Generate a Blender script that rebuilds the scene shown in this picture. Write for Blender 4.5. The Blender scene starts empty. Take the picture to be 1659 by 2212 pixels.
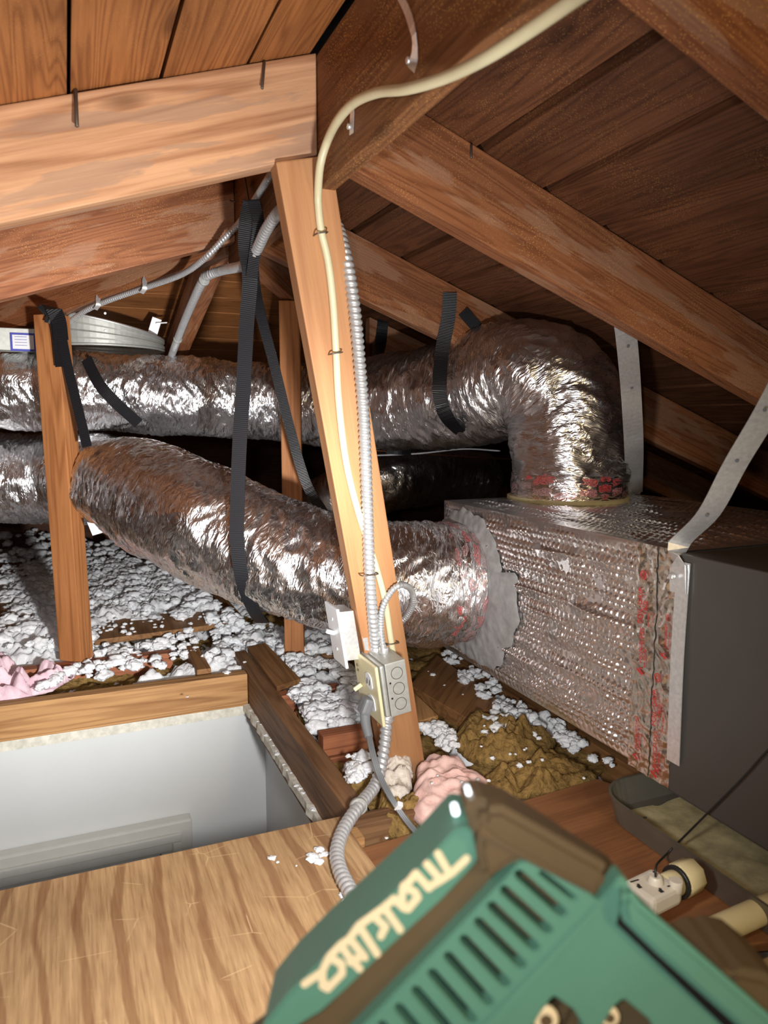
import bpy, bmesh, math, random
from math import sin, cos, pi, radians, sqrt, floor as fl
from mathutils import Vector, Matrix, noise
V = Vector
random.seed(7)
# ------------------------------------------------------------------ camera
H = 0.70; F = 1612.0; CX, CY = 829.5, 1106.0
PITCH, YAW = radians(7.1), radians(22.9)
S = bpy.context.scene
cam = bpy.data.objects.new('camera', bpy.data.cameras.new('camera'))
S.collection.objects.link(cam); S.camera = cam
cam.location = (0, 0, H); cam.rotation_euler = (pi/2-PITCH, 0, -YAW)
cam.data.sensor_fit = 'HORIZONTAL'; cam.data.sensor_width = 36; cam.data.lens = 36*F/1659
cam.data.clip_start = 0.01
cam.data.dof.use_dof = True; cam.data.dof.focus_distance = 1.7; cam.data.dof.aperture_fstop = 9.0
# measuring helpers: where the line of sight of a photo pixel meets a plane of the attic
CAM = V((0, 0, H))
FW = V((sin(YAW)*cos(PITCH), cos(YAW)*cos(PITCH), -sin(PITCH))); RT = V((cos(YAW), -sin(YAW), 0)); UP = RT.cross(FW)
def ray(x, y): return FW+RT*((x-CX)/F)-UP*((y-CY)/F)
def aX(x, y, X): r = ray(x, y); return CAM+r*(X/r.x)
def aY(x, y, Y): r = ray(x, y); return CAM+r*(Y/r.y)
def aZ(x, y, Z): r = ray(x, y); return CAM+r*((Z-H)/r.z)
def aD(x, y, D): return CAM+ray(x, y)*D
# ------------------------------------------------------------------ world, lights, exposure
S.view_settings.view_transform = 'Standard'; S.view_settings.look = 'None'
S.view_settings.gamma = 1; S.view_settings.use_curve_mapping = False; S.view_settings.exposure = 0.35
w = bpy.data.worlds.new('world'); S.world = w; w.use_nodes = True
w.node_tree.nodes['Background'].inputs[0].default_value = (1, .9, .75, 1)
w.node_tree.nodes['Background'].inputs[1].default_value = 0.012
def area(name, loc, target, size, power, col, spread=180):
    l = bpy.data.lights.new(name, 'AREA'); l.shape = 'DISK'; l.size = size; l.energy = power; l.color = col; l.spread = radians(spread)
    o = bpy.data.objects.new(name, l); S.collection.objects.link(o); o.location = loc
    o.rotation_euler = (V(target)-V(loc)).to_track_quat('-Z', 'Y').to_euler(); return o
LAMP = aD(1060, 1770, .47)                               # in front of the work light's lens
area('work_light_beam', LAMP, (-.05, 2.3, .50),   .07, 9.0, (1, .985, .97), 160)
sp = bpy.data.lights.new('work_light_core', 'SPOT'); sp.energy = 112; sp.spot_size = radians(68); sp.spot_blend = 1.0; sp.shadow_soft_size = .03; sp.color = (1, .99, .98)
so = bpy.data.objects.new('work_light_core', sp); S.collection.objects.link(so); so.location = LAMP; so.rotation_euler = (V((-.12, 2.4, .50))-LAMP).to_track_quat('-Z', 'Y').to_euler()
area('phone_flash', (-.05, -.02, .74), (.3, 1.9, .6), .03, 2.4, (1, .97, .95), 150)
area('warm_fill', (.55, -.55, .9), (.5, .3, .4), .12, 3.6, (1, .72, .34), 180)  # added warm fill behind the camera for the tool body; no bulb there
area('hall_fill', (-.3, 1.2, -.6), (0.1, 2.0, -.9), .3, .05, (1, .93, .85), 180)  # unseen weak fill for the hall walls below the hatch, no fixture
# ------------------------------------------------------------------ materials
def nt(name):
    m = bpy.data.materials.new(name); m.use_nodes = True; t = m.node_tree
    b = t.nodes['Principled BSDF']; return m, t, b
def N(t, kind, **kw):
    n = t.nodes.new(kind)
    for k, v in kw.items():
        if k.startswith('i_'): n.inputs[k[2:].replace('_', ' ')].default_value = v
        else: setattr(n, k, v)
    return n
def L(t, a, b): t.links.new(a, b)
def mth(t, op, a, b=None, c=None):
    n = t.nodes.new('ShaderNodeMath'); n.operation = op
    for i, x in enumerate((a, b, c)):
        if x is None: continue
        if isinstance(x, (int, float)): n.inputs[i].default_value = x
        else: L(t, x, n.inputs[i])
    return n.outputs[0]
def mixc(t, f, a, b, mode='MIX'):
    n = t.nodes.new('ShaderNodeMix'); n.data_type = 'RGBA'; n.blend_type = mode
    for i, x in ((0, f), (6, a), (7, b)):
        if isinstance(x, (int, float)): n.inputs[i].default_value = x
        elif isinstance(x, tuple): n.inputs[i].default_value = x if len(x) == 4 else (*x, 1)
        else: L(t, x, n.inputs[i])
    return n.outputs[2]
def ramp(t, f, stops):
    n = t.nodes.new('ShaderNodeValToRGB'); L(t, f, n.inputs[0]); e = n.color_ramp.elements
    while len(e) < len(stops): e.new(.5)
    for i, (p, c) in enumerate(stops): e[i].position = p; e[i].color = (*c, 1) if len(c) == 3 else c
    return n.outputs[0]
def bump(t, b, h, st, dist=.002, prev=None):
    n = t.nodes.new('ShaderNodeBump'); n.inputs['Strength'].default_value = st; n.inputs['Distance'].default_value = dist
    L(t, h, n.inputs['Height'])
    if prev: L(t, prev, n.inputs['Normal'])
    if b: L(t, n.outputs[0], b.inputs['Normal'])
    return n.outputs[0]
def noise_n(t, vec, scale, detail=3, rough=.5, dist=0):
    n = N(t, 'ShaderNodeTexNoise', i_Scale=scale, i_Detail=detail, i_Roughness=rough, i_Distortion=dist); L(t, vec, n.inputs['Vector']); return n.outputs[0]
def mapv(t, vec, sc, off=None):
    n = t.nodes.new('ShaderNodeMapping'); n.inputs['Scale'].default_value = sc; L(t, vec, n.inputs[0])
    if off is not None: L(t, off, n.inputs['Location'])
    return n.outputs[0]
def wood(name, dark, light, rings=26, gw=10, blotch=.35, stain=None, rough=.62, spec=.3, wide=1.0, speck=0):
    m, t, b = nt(name)
    tc = t.nodes.new('ShaderNodeTexCoord'); oi = t.nodes.new('ShaderNodeObjectInfo')
    at = N(t, 'ShaderNodeAttribute', attribute_name='rnd')
    r = mth(t, 'ADD', mth(t, 'MULTIPLY', oi.outputs['Random'], 37.0), mth(t, 'MULTIPLY', at.outputs['Fac'], 53.0))
    cb = t.nodes.new('ShaderNodeCombineXYZ'); [L(t, r, cb.inputs[i]) for i in range(3)]
    va = t.nodes.new('ShaderNodeVectorMath'); va.operation = 'ADD'; L(t, tc.outputs['Object'], va.inputs[0]); L(t, cb.outputs[0], va.inputs[1]); v = va.outputs[0]
    g = noise_n(t, mapv(t, v, (.55*wide, gw, gw)), 1.0, 3, .5, .12)
    vo = N(t, 'ShaderNodeTexVoronoi', i_Scale=1.0); L(t, mapv(t, v, (1.7, 5.5, 5.5)), vo.inputs['Vector'])
    d = vo.outputs['Distance']
    g2 = mth(t, 'ADD', g, mth(t, 'DIVIDE', .012, mth(t, 'ADD', d, .08)))
    s = mth(t, 'SINE', mth(t, 'MULTIPLY', g2, rings*6.28)); s = mth(t, 'MULTIPLY_ADD', s, .5, .5)
    fib = noise_n(t, mapv(t, v, (7, 190, 190)), 1.0, 4, .65)
    col = ramp(t, mth(t, 'ADD', mth(t, 'MULTIPLY', mth(t, 'POWER', s, 2.2), .34), mth(t, 'MULTIPLY', fib, .75)), [(.18, light), (.92, dark)])
    bl = noise_n(t, mapv(t, v, (2.2, 9, 9)), 1.0, 4, .6)
    col = mixc(t, mth(t, 'MULTIPLY', ramp(t, bl, [(.38, (0, 0, 0)), (.72, (1, 1, 1))]), blotch), col, tuple(x*.38 for x in dark))
    pv = mth(t, 'MULTIPLY_ADD', at.outputs['Fac'], .5, .72)
    if stain:
        sn = noise_n(t, mapv(t, v, (3.2, 22, 22)), 1.0, 5, .6, .3)
        col = mixc(t, mth(t, 'MULTIPLY', ramp(t, sn, [(.52, (0, 0, 0)), (.56, (1, 1, 1))]), .55), col, stain)
    kn = ramp(t, d, [(.035, (1, 1, 1)), (.085, (0, 0, 0))])
    col = mixc(t, mth(t, 'MULTIPLY', kn, .65), col, tuple(x*.35 for x in dark))
    if speck:
        sp = N(t, 'ShaderNodeTexVoronoi', i_Scale=300.0); L(t, v, sp.inputs['Vector'])
        pn = noise_n(t, v, 7.0, 3, .6)
        k = mth(t, 'MULTIPLY', ramp(t, sp.outputs['Distance'], [(.20, (1, 1, 1)), (.27, (0, 0, 0))]), ramp(t, pn, [(.42, (0, 0, 0)), (.62, (1, 1, 1))]))
        col = mixc(t, mth(t, 'MULTIPLY', k, speck), col, (.85, .45, .13))
    L(t, col, b.inputs['Base Color'])
    b.inputs['Specular IOR Level'].default_value = spec
    L(t, mth(t, 'MULTIPLY_ADD', fib, .2, rough-.1), b.inputs['Roughness'])
    bp = bump(t, None, fib, .25, .002); bump(t, b, s, .12, .0015, bp)
    return m
def plain(name, col, rough=.5, metal=0, spec=.5, var=.12, nscale=30, bumpst=.1, bdist=.001):
    m, t, b = nt(name); tc = t.nodes.new('ShaderNodeTexCoord')
    n = noise_n(t, tc.outputs['Object'], nscale, 5, .6)
    c = mixc(t, ramp(t, n, [(.3, (0, 0, 0)), (.7, (1, 1, 1))]), tuple(x*(1-var) for x in col), tuple(min(1, x*(1+var)) for x in col))
    L(t, c, b.inputs['Base Color']); b.inputs['Roughness'].default_value = rough; b.inputs['Metallic'].default_value = metal
    b.inputs['Specular IOR Level'].default_value = spec
    if bumpst: bump(t, b, n, bumpst, bdist)
    return m
def foil(name, rough=.25, tint=(.90, .90, .92), red=False, st=.55):
    m, t, b = nt(name); uv = t.nodes.new('ShaderNodeTexCoord').outputs['UV']
    wv = noise_n(t, mapv(t, uv, (16, 10, 1)), 1, 3, .5)
    cb = t.nodes.new('ShaderNodeCombineXYZ'); L(t, mth(t, 'MULTIPLY', wv, .05), cb.inputs[0]); L(t, mth(t, 'MULTIPLY', wv, .10), cb.inputs[1])
    va = t.nodes.new('ShaderNodeVectorMath'); L(t, uv, va.inputs[0]); L(t, cb.outputs[0], va.inputs[1]); v = va.outputs[0]
    def creases(sx, sy):
        a = N(t, 'ShaderNodeTexVoronoi', i_Scale=1.0, feature='DISTANCE_TO_EDGE'); L(t, mapv(t, v, (sx, sy, 1)), a.inputs['Vector'])
        return ramp(t, a.outputs['Distance'], [(0, (0, 0, 0)), (.35, (1, 1, 1))])
    h = mth(t, 'ADD', mth(t, 'MULTIPLY', creases(90, 18), .55), mth(t, 'ADD', mth(t, 'MULTIPLY', creases(260, 45), .34), mth(t, 'MULTIPLY', noise_n(t, mapv(t, v, (150, 40, 1)), 1, 4, .65), .55)))
    bump(t, b, h, st, .0038)
    b.inputs['Metallic'].default_value = 1.0
    L(t, mth(t, 'MULTIPLY_ADD', noise_n(t, mapv(t, uv, (40, 30, 1)), 1, 3, .6), .14, rough-.05), b.inputs['Roughness'])
    if red:
        br = N(t, 'ShaderNodeTexBrick', i_Scale=1.0); br.inputs['Color1'].default_value = (1, 1, 1, 1); br.inputs['Color2'].default_value = (0, 0, 0, 1); br.inputs['Mortar'].default_value = (0, 0, 0, 1)
        br.inputs['Brick Width'].default_value = .024; br.inputs['Row Height'].default_value = .062; br.inputs['Mortar Size'].default_value = .004; br.offset = .5
        L(t, v, br.inputs['Vector'])
        lines = mth(t, 'SINE', mth(t, 'MULTIPLY', noise_n(t, mapv(t, v, (520, 160, 1)), 1, 2, .5), 22))
        k = mth(t, 'MULTIPLY', br.outputs['Color'], mth(t, 'GREATER_THAN', lines, -.6))
        L(t, mixc(t, k, tint, (.62, .02, .02)), b.inputs['Base Color'])
        L(t, mth(t, 'MULTIPLY_ADD', k, -.8, 1.0), b.inputs['Metallic'])
    else: b.inputs['Base Color'].default_value = (*tint, 1)
    return m
def fluff(name, col, dark, scale=60, st=.6, d=.006):
    m, t, b = nt(name); v = t.nodes.new('ShaderNodeTexCoord').outputs['Object']
    n = noise_n(t, v, scale, 6, .7, .4); n2 = noise_n(t, v, 9, 3, .6)
    c = mixc(t, ramp(t, n, [(.28, (0, 0, 0)), (.55, (1, 1, 1))]), dark, col)
    c = mixc(t, mth(t, 'MULTIPLY', ramp(t, n2, [(.45, (0, 0, 0)), (.7, (1, 1, 1))]), .35), c, dark)
    L(t, c, b.inputs['Base Color']); b.inputs['Roughness'].default_value = .95; b.inputs['Specular IOR Level'].default_value = .05
    bump(t, b, n, st, d); return m
M = {}
M['rafter'] = wood('brown_rafter_wood', (.16, .050, .018), (.36, .14, .058), stain=(.36, .20, .12), speck=.5)
M['rafter_pale'] = wood('pale_rafter_wood', (.34, .15, .07), (.76, .44, .245), rings=14, stain=(.36, .24, .17), blotch=.28)
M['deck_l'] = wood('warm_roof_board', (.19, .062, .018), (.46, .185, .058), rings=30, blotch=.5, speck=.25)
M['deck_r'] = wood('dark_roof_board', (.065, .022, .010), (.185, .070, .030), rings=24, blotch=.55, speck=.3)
M['ridge'] = wood('ridge_board_wood', (.11, .042, .016), (.26, .11, .042), rings=18, blotch=.4, speck=.95)
M['brace'] = wood('fresh_brace_wood', (.33, .145, .06), (.48, .245, .11), rings=7, blotch=.16, gw=7)
M['post'] = wood('orange_post_wood', (.25, .085, .025), (.50, .21, .075), rings=14, blotch=.3)
M['frame'] = wood('hatch_frame_wood', (.23, .10, .034), (.55, .31, .13), rings=12, blotch=.25)
M['frame_old'] = wood('worn_hatch_wood', (.11, .05, .022), (.32, .17, .08), rings=12, blotch=.5)
M['joist'] = wood('red_joist_wood', (.19, .055, .024), (.42, .16, .075), rings=16, blotch=.3)
M['scrap'] = wood('dusty_board_wood', (.15, .065, .024), (.34, .17, .065), rings=12, blotch=.4)
M['platform'] = wood('platform_wood', (.17, .065, .025), (.34, .15, .06), rings=7, blotch=.35, gw=5)
def plywood():
    m, t, b = nt('plywood'); v = t.nodes.new('ShaderNodeTexCoord').outputs['Object']
    sx = t.nodes.new('ShaderNodeSeparateXYZ'); L(t, v, sx.inputs[0])
    bend = noise_n(t, mapv(t, v, (.9, .9, 1)), 1.0, 2, .4)
    bend2 = noise_n(t, mapv(t, v, (7, 9, 1)), 1.0, 3, .5)
    xx = mth(t, 'ADD', mth(t, 'MULTIPLY_ADD', bend, .42, sx.outputs[0]), mth(t, 'ADD', mth(t, 'MULTIPLY', sx.outputs[1], .03), mth(t, 'MULTIPLY', bend2, .016)))
    s = mth(t, 'MULTIPLY_ADD', mth(t, 'SINE', mth(t, 'MULTIPLY', xx, 112)), .5, .5)
    wid = noise_n(t, mapv(t, v, (4, 3, 1)), 1.0, 2, .5)
    stripe = ramp(t, mth(t, 'ADD', s, mth(t, 'MULTIPLY_ADD', wid, .9, -.45)), [(.80, (0, 0, 0)), (.92, (1, 1, 1))])
    fine = noise_n(t, mapv(t, v, (150, 9, 1)), 1.0, 4, .6)
    big = noise_n(t, v, 4, 4, .6)
    base = ramp(t, mth(t, 'ADD', mth(t, 'MULTIPLY', fine, .6), mth(t, 'MULTIPLY', big, .4)), [(.3, (.24, .135, .06)), (.68, (.53, .34, .17))])
    col = mixc(t, mth(t, 'MULTIPLY', stripe, .55), base, (.17, .068, .026))
    right = noise_n(t, mapv(t, v, (260, 12, 1), None), 1.0, 2, .5)
    col = mixc(t, mth(t, 'MULTIPLY', ramp(t, right, [(.55, (0, 0, 0)), (.66, (1, 1, 1))]), .4), col, (.20, .09, .04))
    sc = N(t, 'ShaderNodeTexVoronoi', i_Scale=1.0, feature='DISTANCE_TO_EDGE'); L(t, mapv(t, v, (9, 14, 1)), sc.inputs['Vector'])
    scr = mth(t, 'MULTIPLY', ramp(t, sc.outputs['Distance'], [(.004, (1, 1, 1)), (.012, (0, 0, 0))]), ramp(t, noise_n(t, v, 13, 2, .5), [(.55, (0, 0, 0)), (.6, (1, 1, 1))]))
    col = mixc(t, mth(t, 'MULTIPLY', scr, .5), col, (.68, .48, .26))
    L(t, col, b.inputs['Base Color']); b.inputs['Roughness'].default_value = .55; b.inputs['Specular IOR Level'].default_value = .35
    bp = bump(t, None, fine, .3, .002); bump(t, b, s, -.15, .002, bp); return m
M['plywood'] = plywood()
M['edge_ply'] = wood('plywood_edge', (.12, .05, .02), (.45, .26, .12), rings=30, gw=60)
M['foil'] = foil('crinkled_foil'); M['foil_back'] = foil('crinkled_foil_older', .27)
M['foil_tape_red'] = foil('red_printed_foil_tape', .2, red=True)
M['bubble'] = plain('bubble_foil', (.93, .93, .94), .30, 1, var=.03, nscale=60, bumpst=.4, bdist=.002)
M['tape'] = plain('foil_tape', (.80, .78, .74), .24, 1, var=.06, nscale=60, bumpst=.7, bdist=.003)
M['galv'] = plain('galvanised_steel', (.80, .81, .82), .36, .78, var=.12, nscale=160, bumpst=.08)
M['galv_dull'] = plain('dull_galvanised_steel', (.46, .47, .44), .5, .5, var=.1, nscale=90, bumpst=.06)
M['conduit'] = plain('conduit_steel', (.56, .57, .58), .42, .6, var=.06, nscale=60, bumpst=0)
M['copper'] = plain('copper', (.62, .28, .16), .35, 1, bumpst=0)
M['nail'] = plain('nail_steel', (.16, .13, .11), .5, .8)
M['unit'] = plain('grey_cabinet_paint', (.062, .057, .052), .42, .1, var=.04, nscale=8, bumpst=.03)
M['red'] = plain('red_ink', (.45, .03, .03), .5, bumpst=0)
M['cream'] = plain('cream_cable_jacket', (.62, .57, .37), .42, var=.05)
M['white_plastic'] = plain('white_plastic', (.72, .74, .76), .35, var=.02, bumpst=0)
M['ivory'] = plain('ivory_plastic', (.66, .60, .36), .35, var=.06, nscale=14, bumpst=0)
M['grey_rubber'] = plain('grey_rubber', (.16, .17, .18), .45, var=.05, bumpst=0)
M['black'] = plain('black_rubber', (.012, .012, .012), .5, bumpst=0)
M['pvc'] = plain('yellowed_pvc', (.62, .53, .30), .4, var=.06, nscale=12, bumpst=.03)
M['pvc_white'] = plain('white_pvc', (.62, .57, .47), .4, var=.05, bumpst=0)
M['pan'] = plain('drain_pan_metal', (.20, .18, .14), .45, .5, var=.15, nscale=12)
M['mud'] = plain('dried_silt', (.42, .35, .18), .9, var=.35, nscale=26, bumpst=.4, bdist=.004)
M['blue'] = plain('blue_print', (.02, .03, .35), .5, bumpst=0)
M['paper'] = plain('paper', (.75, .76, .78), .6, var=.03, bumpst=0)
M['wall'] = plain('hall_wall_paint', (.64, .66, .66), .55, var=.02, nscale=6, bumpst=.02)
M['trimw'] = plain('door_trim_paint', (.58, .58, .54), .4, var=.03, bumpst=0)
M['drywall'] = plain('old_plaster', (.62, .60, .52), .85, var=.2, nscale=55, bumpst=.4, bdist=.003)
M['mastic'] = plain('grey_mastic', (.34, .34, .34), .5, var=.18, nscale=40, bumpst=.5, bdist=.003)
M['sealant'] = plain('pale_sealant', (.62, .55, .30), .5)
M['white_fluff'] = fluff('white_blown_wool', (.90, .92, .94), (.74, .75, .77), 110, .8, .004)
M['pink_fluff'] = fluff('pink_glass_wool', (.86, .60, .54), (.74, .42, .37), 34, .5)
M['pale_pink'] = fluff('pale_pink_wool', (.80, .60, .66), (.60, .40, .48), 34, .5)
M['gold_fluff'] = fluff('golden_glass_wool', (.40, .25, .085), (.085, .05, .020), 75, 1.0, .009)
M['pale_wool'] = fluff('pale_torn_wool', (.80, .74, .66), (.50, .42, .34), 60, .6)
M['teal'] = plain('teal_tool_plastic', (.10, .25, .18), .42, var=.05, nscale=20, bumpst=.02)
M['dark_tool'] = plain('black_tool_plastic', (.11, .076, .038), .45, var=.05, bumpst=0)
M['logo'] = plain('cream_logo_paint', (.80, .66, .42), .5, var=.02, bumpst=0)
def webbing():
    m, t, b = nt('black_webbing'); uv = t.nodes.new('ShaderNodeTexCoord').outputs['UV']
    sp = t.nodes.new('ShaderNodeSeparateXYZ'); L(t, uv, sp.inputs[0])
    s = mth(t, 'SINE', mth(t, 'MULTIPLY', sp.outputs[0], 1500)); h = s; b.inputs['Base Color'].default_value = (.009, .009, .011, 1)
    b.inputs['Roughness'].default_value = .38; b.inputs['Specular IOR Level'].default_value = .35; bump(t, b, h, .4, .001); return m
M['web'] = webbing()
def emis(name, c, s):
    m, t, b = nt(name); b.inputs['Base Color'].default_value = (.9, .9, .9, 1); b.inputs['Emission Color'].default_value = (*c, 1); b.inputs['Emission Strength'].default_value = s; return m
M['lens'] = emis('lit_led_lens', (.8, .9, 1), 2.0)
# ------------------------------------------------------------------ builders
WM = {}
def link(o, parent=None, mw=Matrix.Identity(4)):
    S.collection.objects.link(o)
    if parent is not None:
        o.parent = parent; o.matrix_parent_inverse = WM[parent.name].inverted()
    o.matrix_basis = mw; WM[o.name] = mw.copy(); return o
def mesh(name, verts, faces, mat, parent=None, frame=None, smooth=False, uv=None, rnd=None, mats=None, fmat=None):
    """verts in world space; frame = local frame of the object"""
    verts = [V(v) for v in verts]
    if frame is None:
        c = sum(verts, V())/len(verts); c.z = min(v.z for v in verts); frame = Matrix.Translation(c)
    inv = frame.inverted(); me = bpy.data.meshes.new(name)
    me.from_pydata([inv@v for v in verts], [], faces)
    for mm in (mats or [mat]): me.materials.append(M[mm])
    if fmat: me.polygons.foreach_set('material_index', fmat)
    if smooth: me.polygons.foreach_set('use_smooth', [True]*len(me.polygons))
    if uv:
        l = me.uv_layers.new(name='UVMap'); l.data.foreach_set('uv', [c for lp in me.loops for c in uv[lp.vertex_index]])
    if rnd:
        a = me.attributes.new('rnd', 'FLOAT', 'POINT'); a.data.foreach_set('value', rnd)
    me.update(); o = bpy.data.objects.new(name, me); return link(o, parent, frame)
def tag(o, label=None, cat=None, group=None, kind=None):
    for k, v in (('label', label), ('category', cat), ('group', group), ('kind', kind)):
        if v: o[k] = v
    return o
def thing(name, loc, label, cat, group=None):
    o = bpy.data.objects.new(name, None); o.empty_display_size = .02
    link(o, None, Matrix.Translation(V(loc))); return tag(o, label, cat, group)
def frame3(o, x, y):
    x = V(x).normalized(); z = x.cross(V(y)).normalized(); y = z.cross(x)
    m = Matrix((x, y, z)).transposed().to_4x4(); m.translation = V(o); return m
BF = [(0, 1, 2, 3), (7, 6, 5, 4), (0, 4, 5, 1), (1, 5, 6, 2), (2, 6, 7, 3), (3, 7, 4, 0)]
def hexa(name, bottom4, top4, mat, parent=None, frame=None, bev=.002, smooth=False):
    """closed solid between two quads, edges eased"""
    pts = [V(p) for p in list(bottom4)+list(top4)]
    if frame is None:
        e = max(((pts[1]-pts[0]), (pts[3]-pts[0]), (pts[4]-pts[0])), key=lambda q: q.length)
        y = (pts[4]-pts[0]) if e is not (pts[4]-pts[0]) and abs(e.normalized().dot((pts[4]-pts[0]).normalized())) < .9 else (pts[1]-pts[0])
        frame = frame3(sum(pts, V())/8, e, y)
    inv = frame.inverted(); bm = bmesh.new(); vs = [bm.verts.new(inv@p) for p in pts]
    for f in BF: bm.faces.new([vs[i] for i in f])
    bmesh.ops.recalc_face_normals(bm, faces=bm.faces)
    if bev: bmesh.ops.bevel(bm, geom=list(bm.edges), offset=bev, segments=2, affect='EDGES', profile=.6)
    me = bpy.data.meshes.new(name); bm.to_mesh(me); bm.free(); me.materials.append(M[mat])
    return link(bpy.data.objects.new(name, me), parent, frame)
def box(name, x0, x1, y0, y1, z0, z1, mat, parent=None, bev=.002, frame=None):
    q = lambda z: [(x0, y0, z), (x1, y0, z), (x1, y1, z), (x0, y1, z)]
    if frame is None:
        d = (x1-x0, y1-y0, z1-z0); c = ((x0+x1)/2, (y0+y1)/2, (z0+z1)/2)
        ax = [(1, 0, 0), (0, 1, 0), (0, 0, 1)]; k = d.index(max(d)); frame = frame3(c, ax[k], ax[(k+1) % 3])
    return hexa(name, q(z0), q(z1), mat, parent, frame, bev)
def beam(name, a, b, wdir, w, t, mat, parent=None, bev=.003):
    """timber from a to b; w along wdir, t across"""
    a, b = V(a), V(b); x = (b-a).normalized(); wd = V(wdir); wd = (wd-x*wd.dot(x)).normalized(); td = x.cross(wd)
    q = lambda p: [p+wd*(w/2)*i+td*(t/2)*j for i, j in ((-1, -1), (1, -1), (1, 1), (-1, 1))]
    return hexa(name, q(a), q(b), mat, parent, frame3((a+b)/2, x, wd), bev)
def spline(pts, step):
    pts = [V(p) for p in pts]; P = [pts[0]*2-pts[1]]+pts+[pts[-1]*2-pts[-2]]; out = []
    for i in range(1, len(P)-2):
        p0, p1, p2, p3 = P[i-1:i+3]; n = max(2, int((p2-p1).length/step))
        for k in range(n):
            u = k/n; out.append(.5*((2*p1)+(p2-p0)*u+(2*p0-5*p1+4*p2-p3)*u*u+(3*p1-p0-3*p2+p3)*u**3))
    out.append(pts[-1]); return out
def sweep(name, path, rad, mat, parent=None, segs=14, cap=True, flat=1.0, smooth=True, disp=None, ref=None, uvs=True):
    """rad(s, th) radius; disp optional offset"""
    n = len(path); T = [(path[min(i+1, n-1)]-path[max(i-1, 0)]).normalized() for i in range(n)]
    nrm = V(ref) if ref else (V((0, 0, 1)) if abs(T[0].z) < .9 else V((0, 1, 0)))
    vs, uv, s = [], [], 0
    for i in range(n):
        if i: s += (path[i]-path[i-1]).length
        nrm = (nrm-T[i]*nrm.dot(T[i])).normalized(); bn = T[i].cross(nrm)
        for k in range(segs):
            th = 2*pi*k/segs; r = rad(s, th); vs.append(path[i]+nrm*(cos(th)*r*flat)+bn*(sin(th)*r)); uv.append((s, abs(th-pi)*.16))
    fs = [(i*segs+k, i*segs+(k+1) % segs, (i+1)*segs+(k+1) % segs, (i+1)*segs+k) for i in range(n-1) for k in range(segs)]
    if cap: fs += [tuple(range(segs))[::-1], tuple((n-1)*segs+k for k in range(segs))]
    fs = [f[::-1] for f in fs]
    return mesh(name, vs, fs, mat, parent, Matrix.Translation(path[0]), smooth, uv if uvs else None)
def tube(name, pts, r, mat, parent=None, step=.012, segs=12, flat=1.0, ref=None):
    return sweep(name, spline(pts, step), lambda s, th: r, mat, parent, segs, True, flat, True, ref=ref)
def conduit(name, pts, r, pitch, mat='conduit', parent=None, segs=14, amp=.30):
    return sweep(name, spline(pts, pitch/7), lambda s, th: r*(1-amp+amp*abs(sin(pi*(s/pitch+th/(2*pi))))**.8), mat, parent, segs)
def ribbon(name, pts, wdirs, w, t, mat, parent=None, step=.01, ref=None):
    """flat band through pts; wdirs one width direction or one per point"""
    pts = [V(p) for p in pts]; wd = [V(x) for x in wdirs] if isinstance(wdirs[0], (tuple, Vector, list)) else [V(wdirs)]*len(pts)
    P = spline([V(p) for p in pts], step); Wd = spline([x.normalized() for x in wd], 1e9) if False else None
    n = len(P); vs, uv, fs, s = [], [], [], 0; seglen = []
    # width direction interpolated by nearest control parameter
    acc = [0]
    for i in range(1, len(pts)): acc.append(acc[-1]+(pts[i]-pts[i-1]).length)
    for i, p in enumerate(P):
        if i: s += (P[i]-P[i-1]).length
        T = (P[min(i+1, n-1)]-P[max(i-1, 0)]).normalized()
        # interpolation
        u = i/(n-1)*acc[-1]; j = max(k for k in range(len(acc)) if acc[k] <= u+1e-9); j = min(j, len(pts)-2); f = (u-acc[j])/(acc[j+1]-acc[j])
        d = wd[j].lerp(wd[j+1], f); d = (d-T*d.dot(T)).normalized(); nn = T.cross(d)
        for a, b in ((-1, -1), (1, -1), (1, 1), (-1, 1)): vs.append(p+d*(a*w/2)+nn*(b*t/2)); uv.append((s, (a+1)*w/2))
        if i:
            q = 4*(i-1); fs += [(q+k, q+(k+1) % 4, q+4+(k+1) % 4, q+4+k) for k in range(4)]
    fs += [(3, 2, 1, 0), tuple(4*(n-1)+k for k in range(4))]
    return mesh(name, vs, fs, mat, parent, Matrix.Translation(pts[0]), False, uv)
def cyl(name, a, b, r, mat, parent=None, segs=24, r2=None, bev=.0008):
    a, b = V(a), V(b); d = (b-a); L_ = d.length; x = d.normalized(); r2 = r if r2 is None else r2
    e = min(bev, L_*.3); P = [a, a+x*1e-6, a+x*e, b-x*e, b-x*1e-6, b]
    rr = [0.0001, r-e, r, r2, r2-e, .0001]; ref = V((0, 0, 1)) if abs(x.z) < .9 else V((0, 1, 0))
    n1 = (ref-x*ref.dot(x)).normalized(); n2 = x.cross(n1); vs = []
    for p, q in zip(P, rr): vs += [p+n1*cos(2*pi*k/segs)*q+n2*sin(2*pi*k/segs)*q for k in range(segs)]
    fs = [(i*segs+k, (i+1)*segs+k, (i+1)*segs+(k+1) % segs, i*segs+(k+1) % segs) for i in range(5) for k in range(segs)]
    o = mesh(name, vs, fs, mat, parent, Matrix.Translation(a)); 
    me = o.data; me.polygons.foreach_set('use_smooth', [segs*2 <= i < segs*3 for i in range(len(me.polygons))]); return o
def nz(p, o=0): return noise.noise(V((p[0]+o, p[1]+o*.7, p[2]+o*1.3)))
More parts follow.
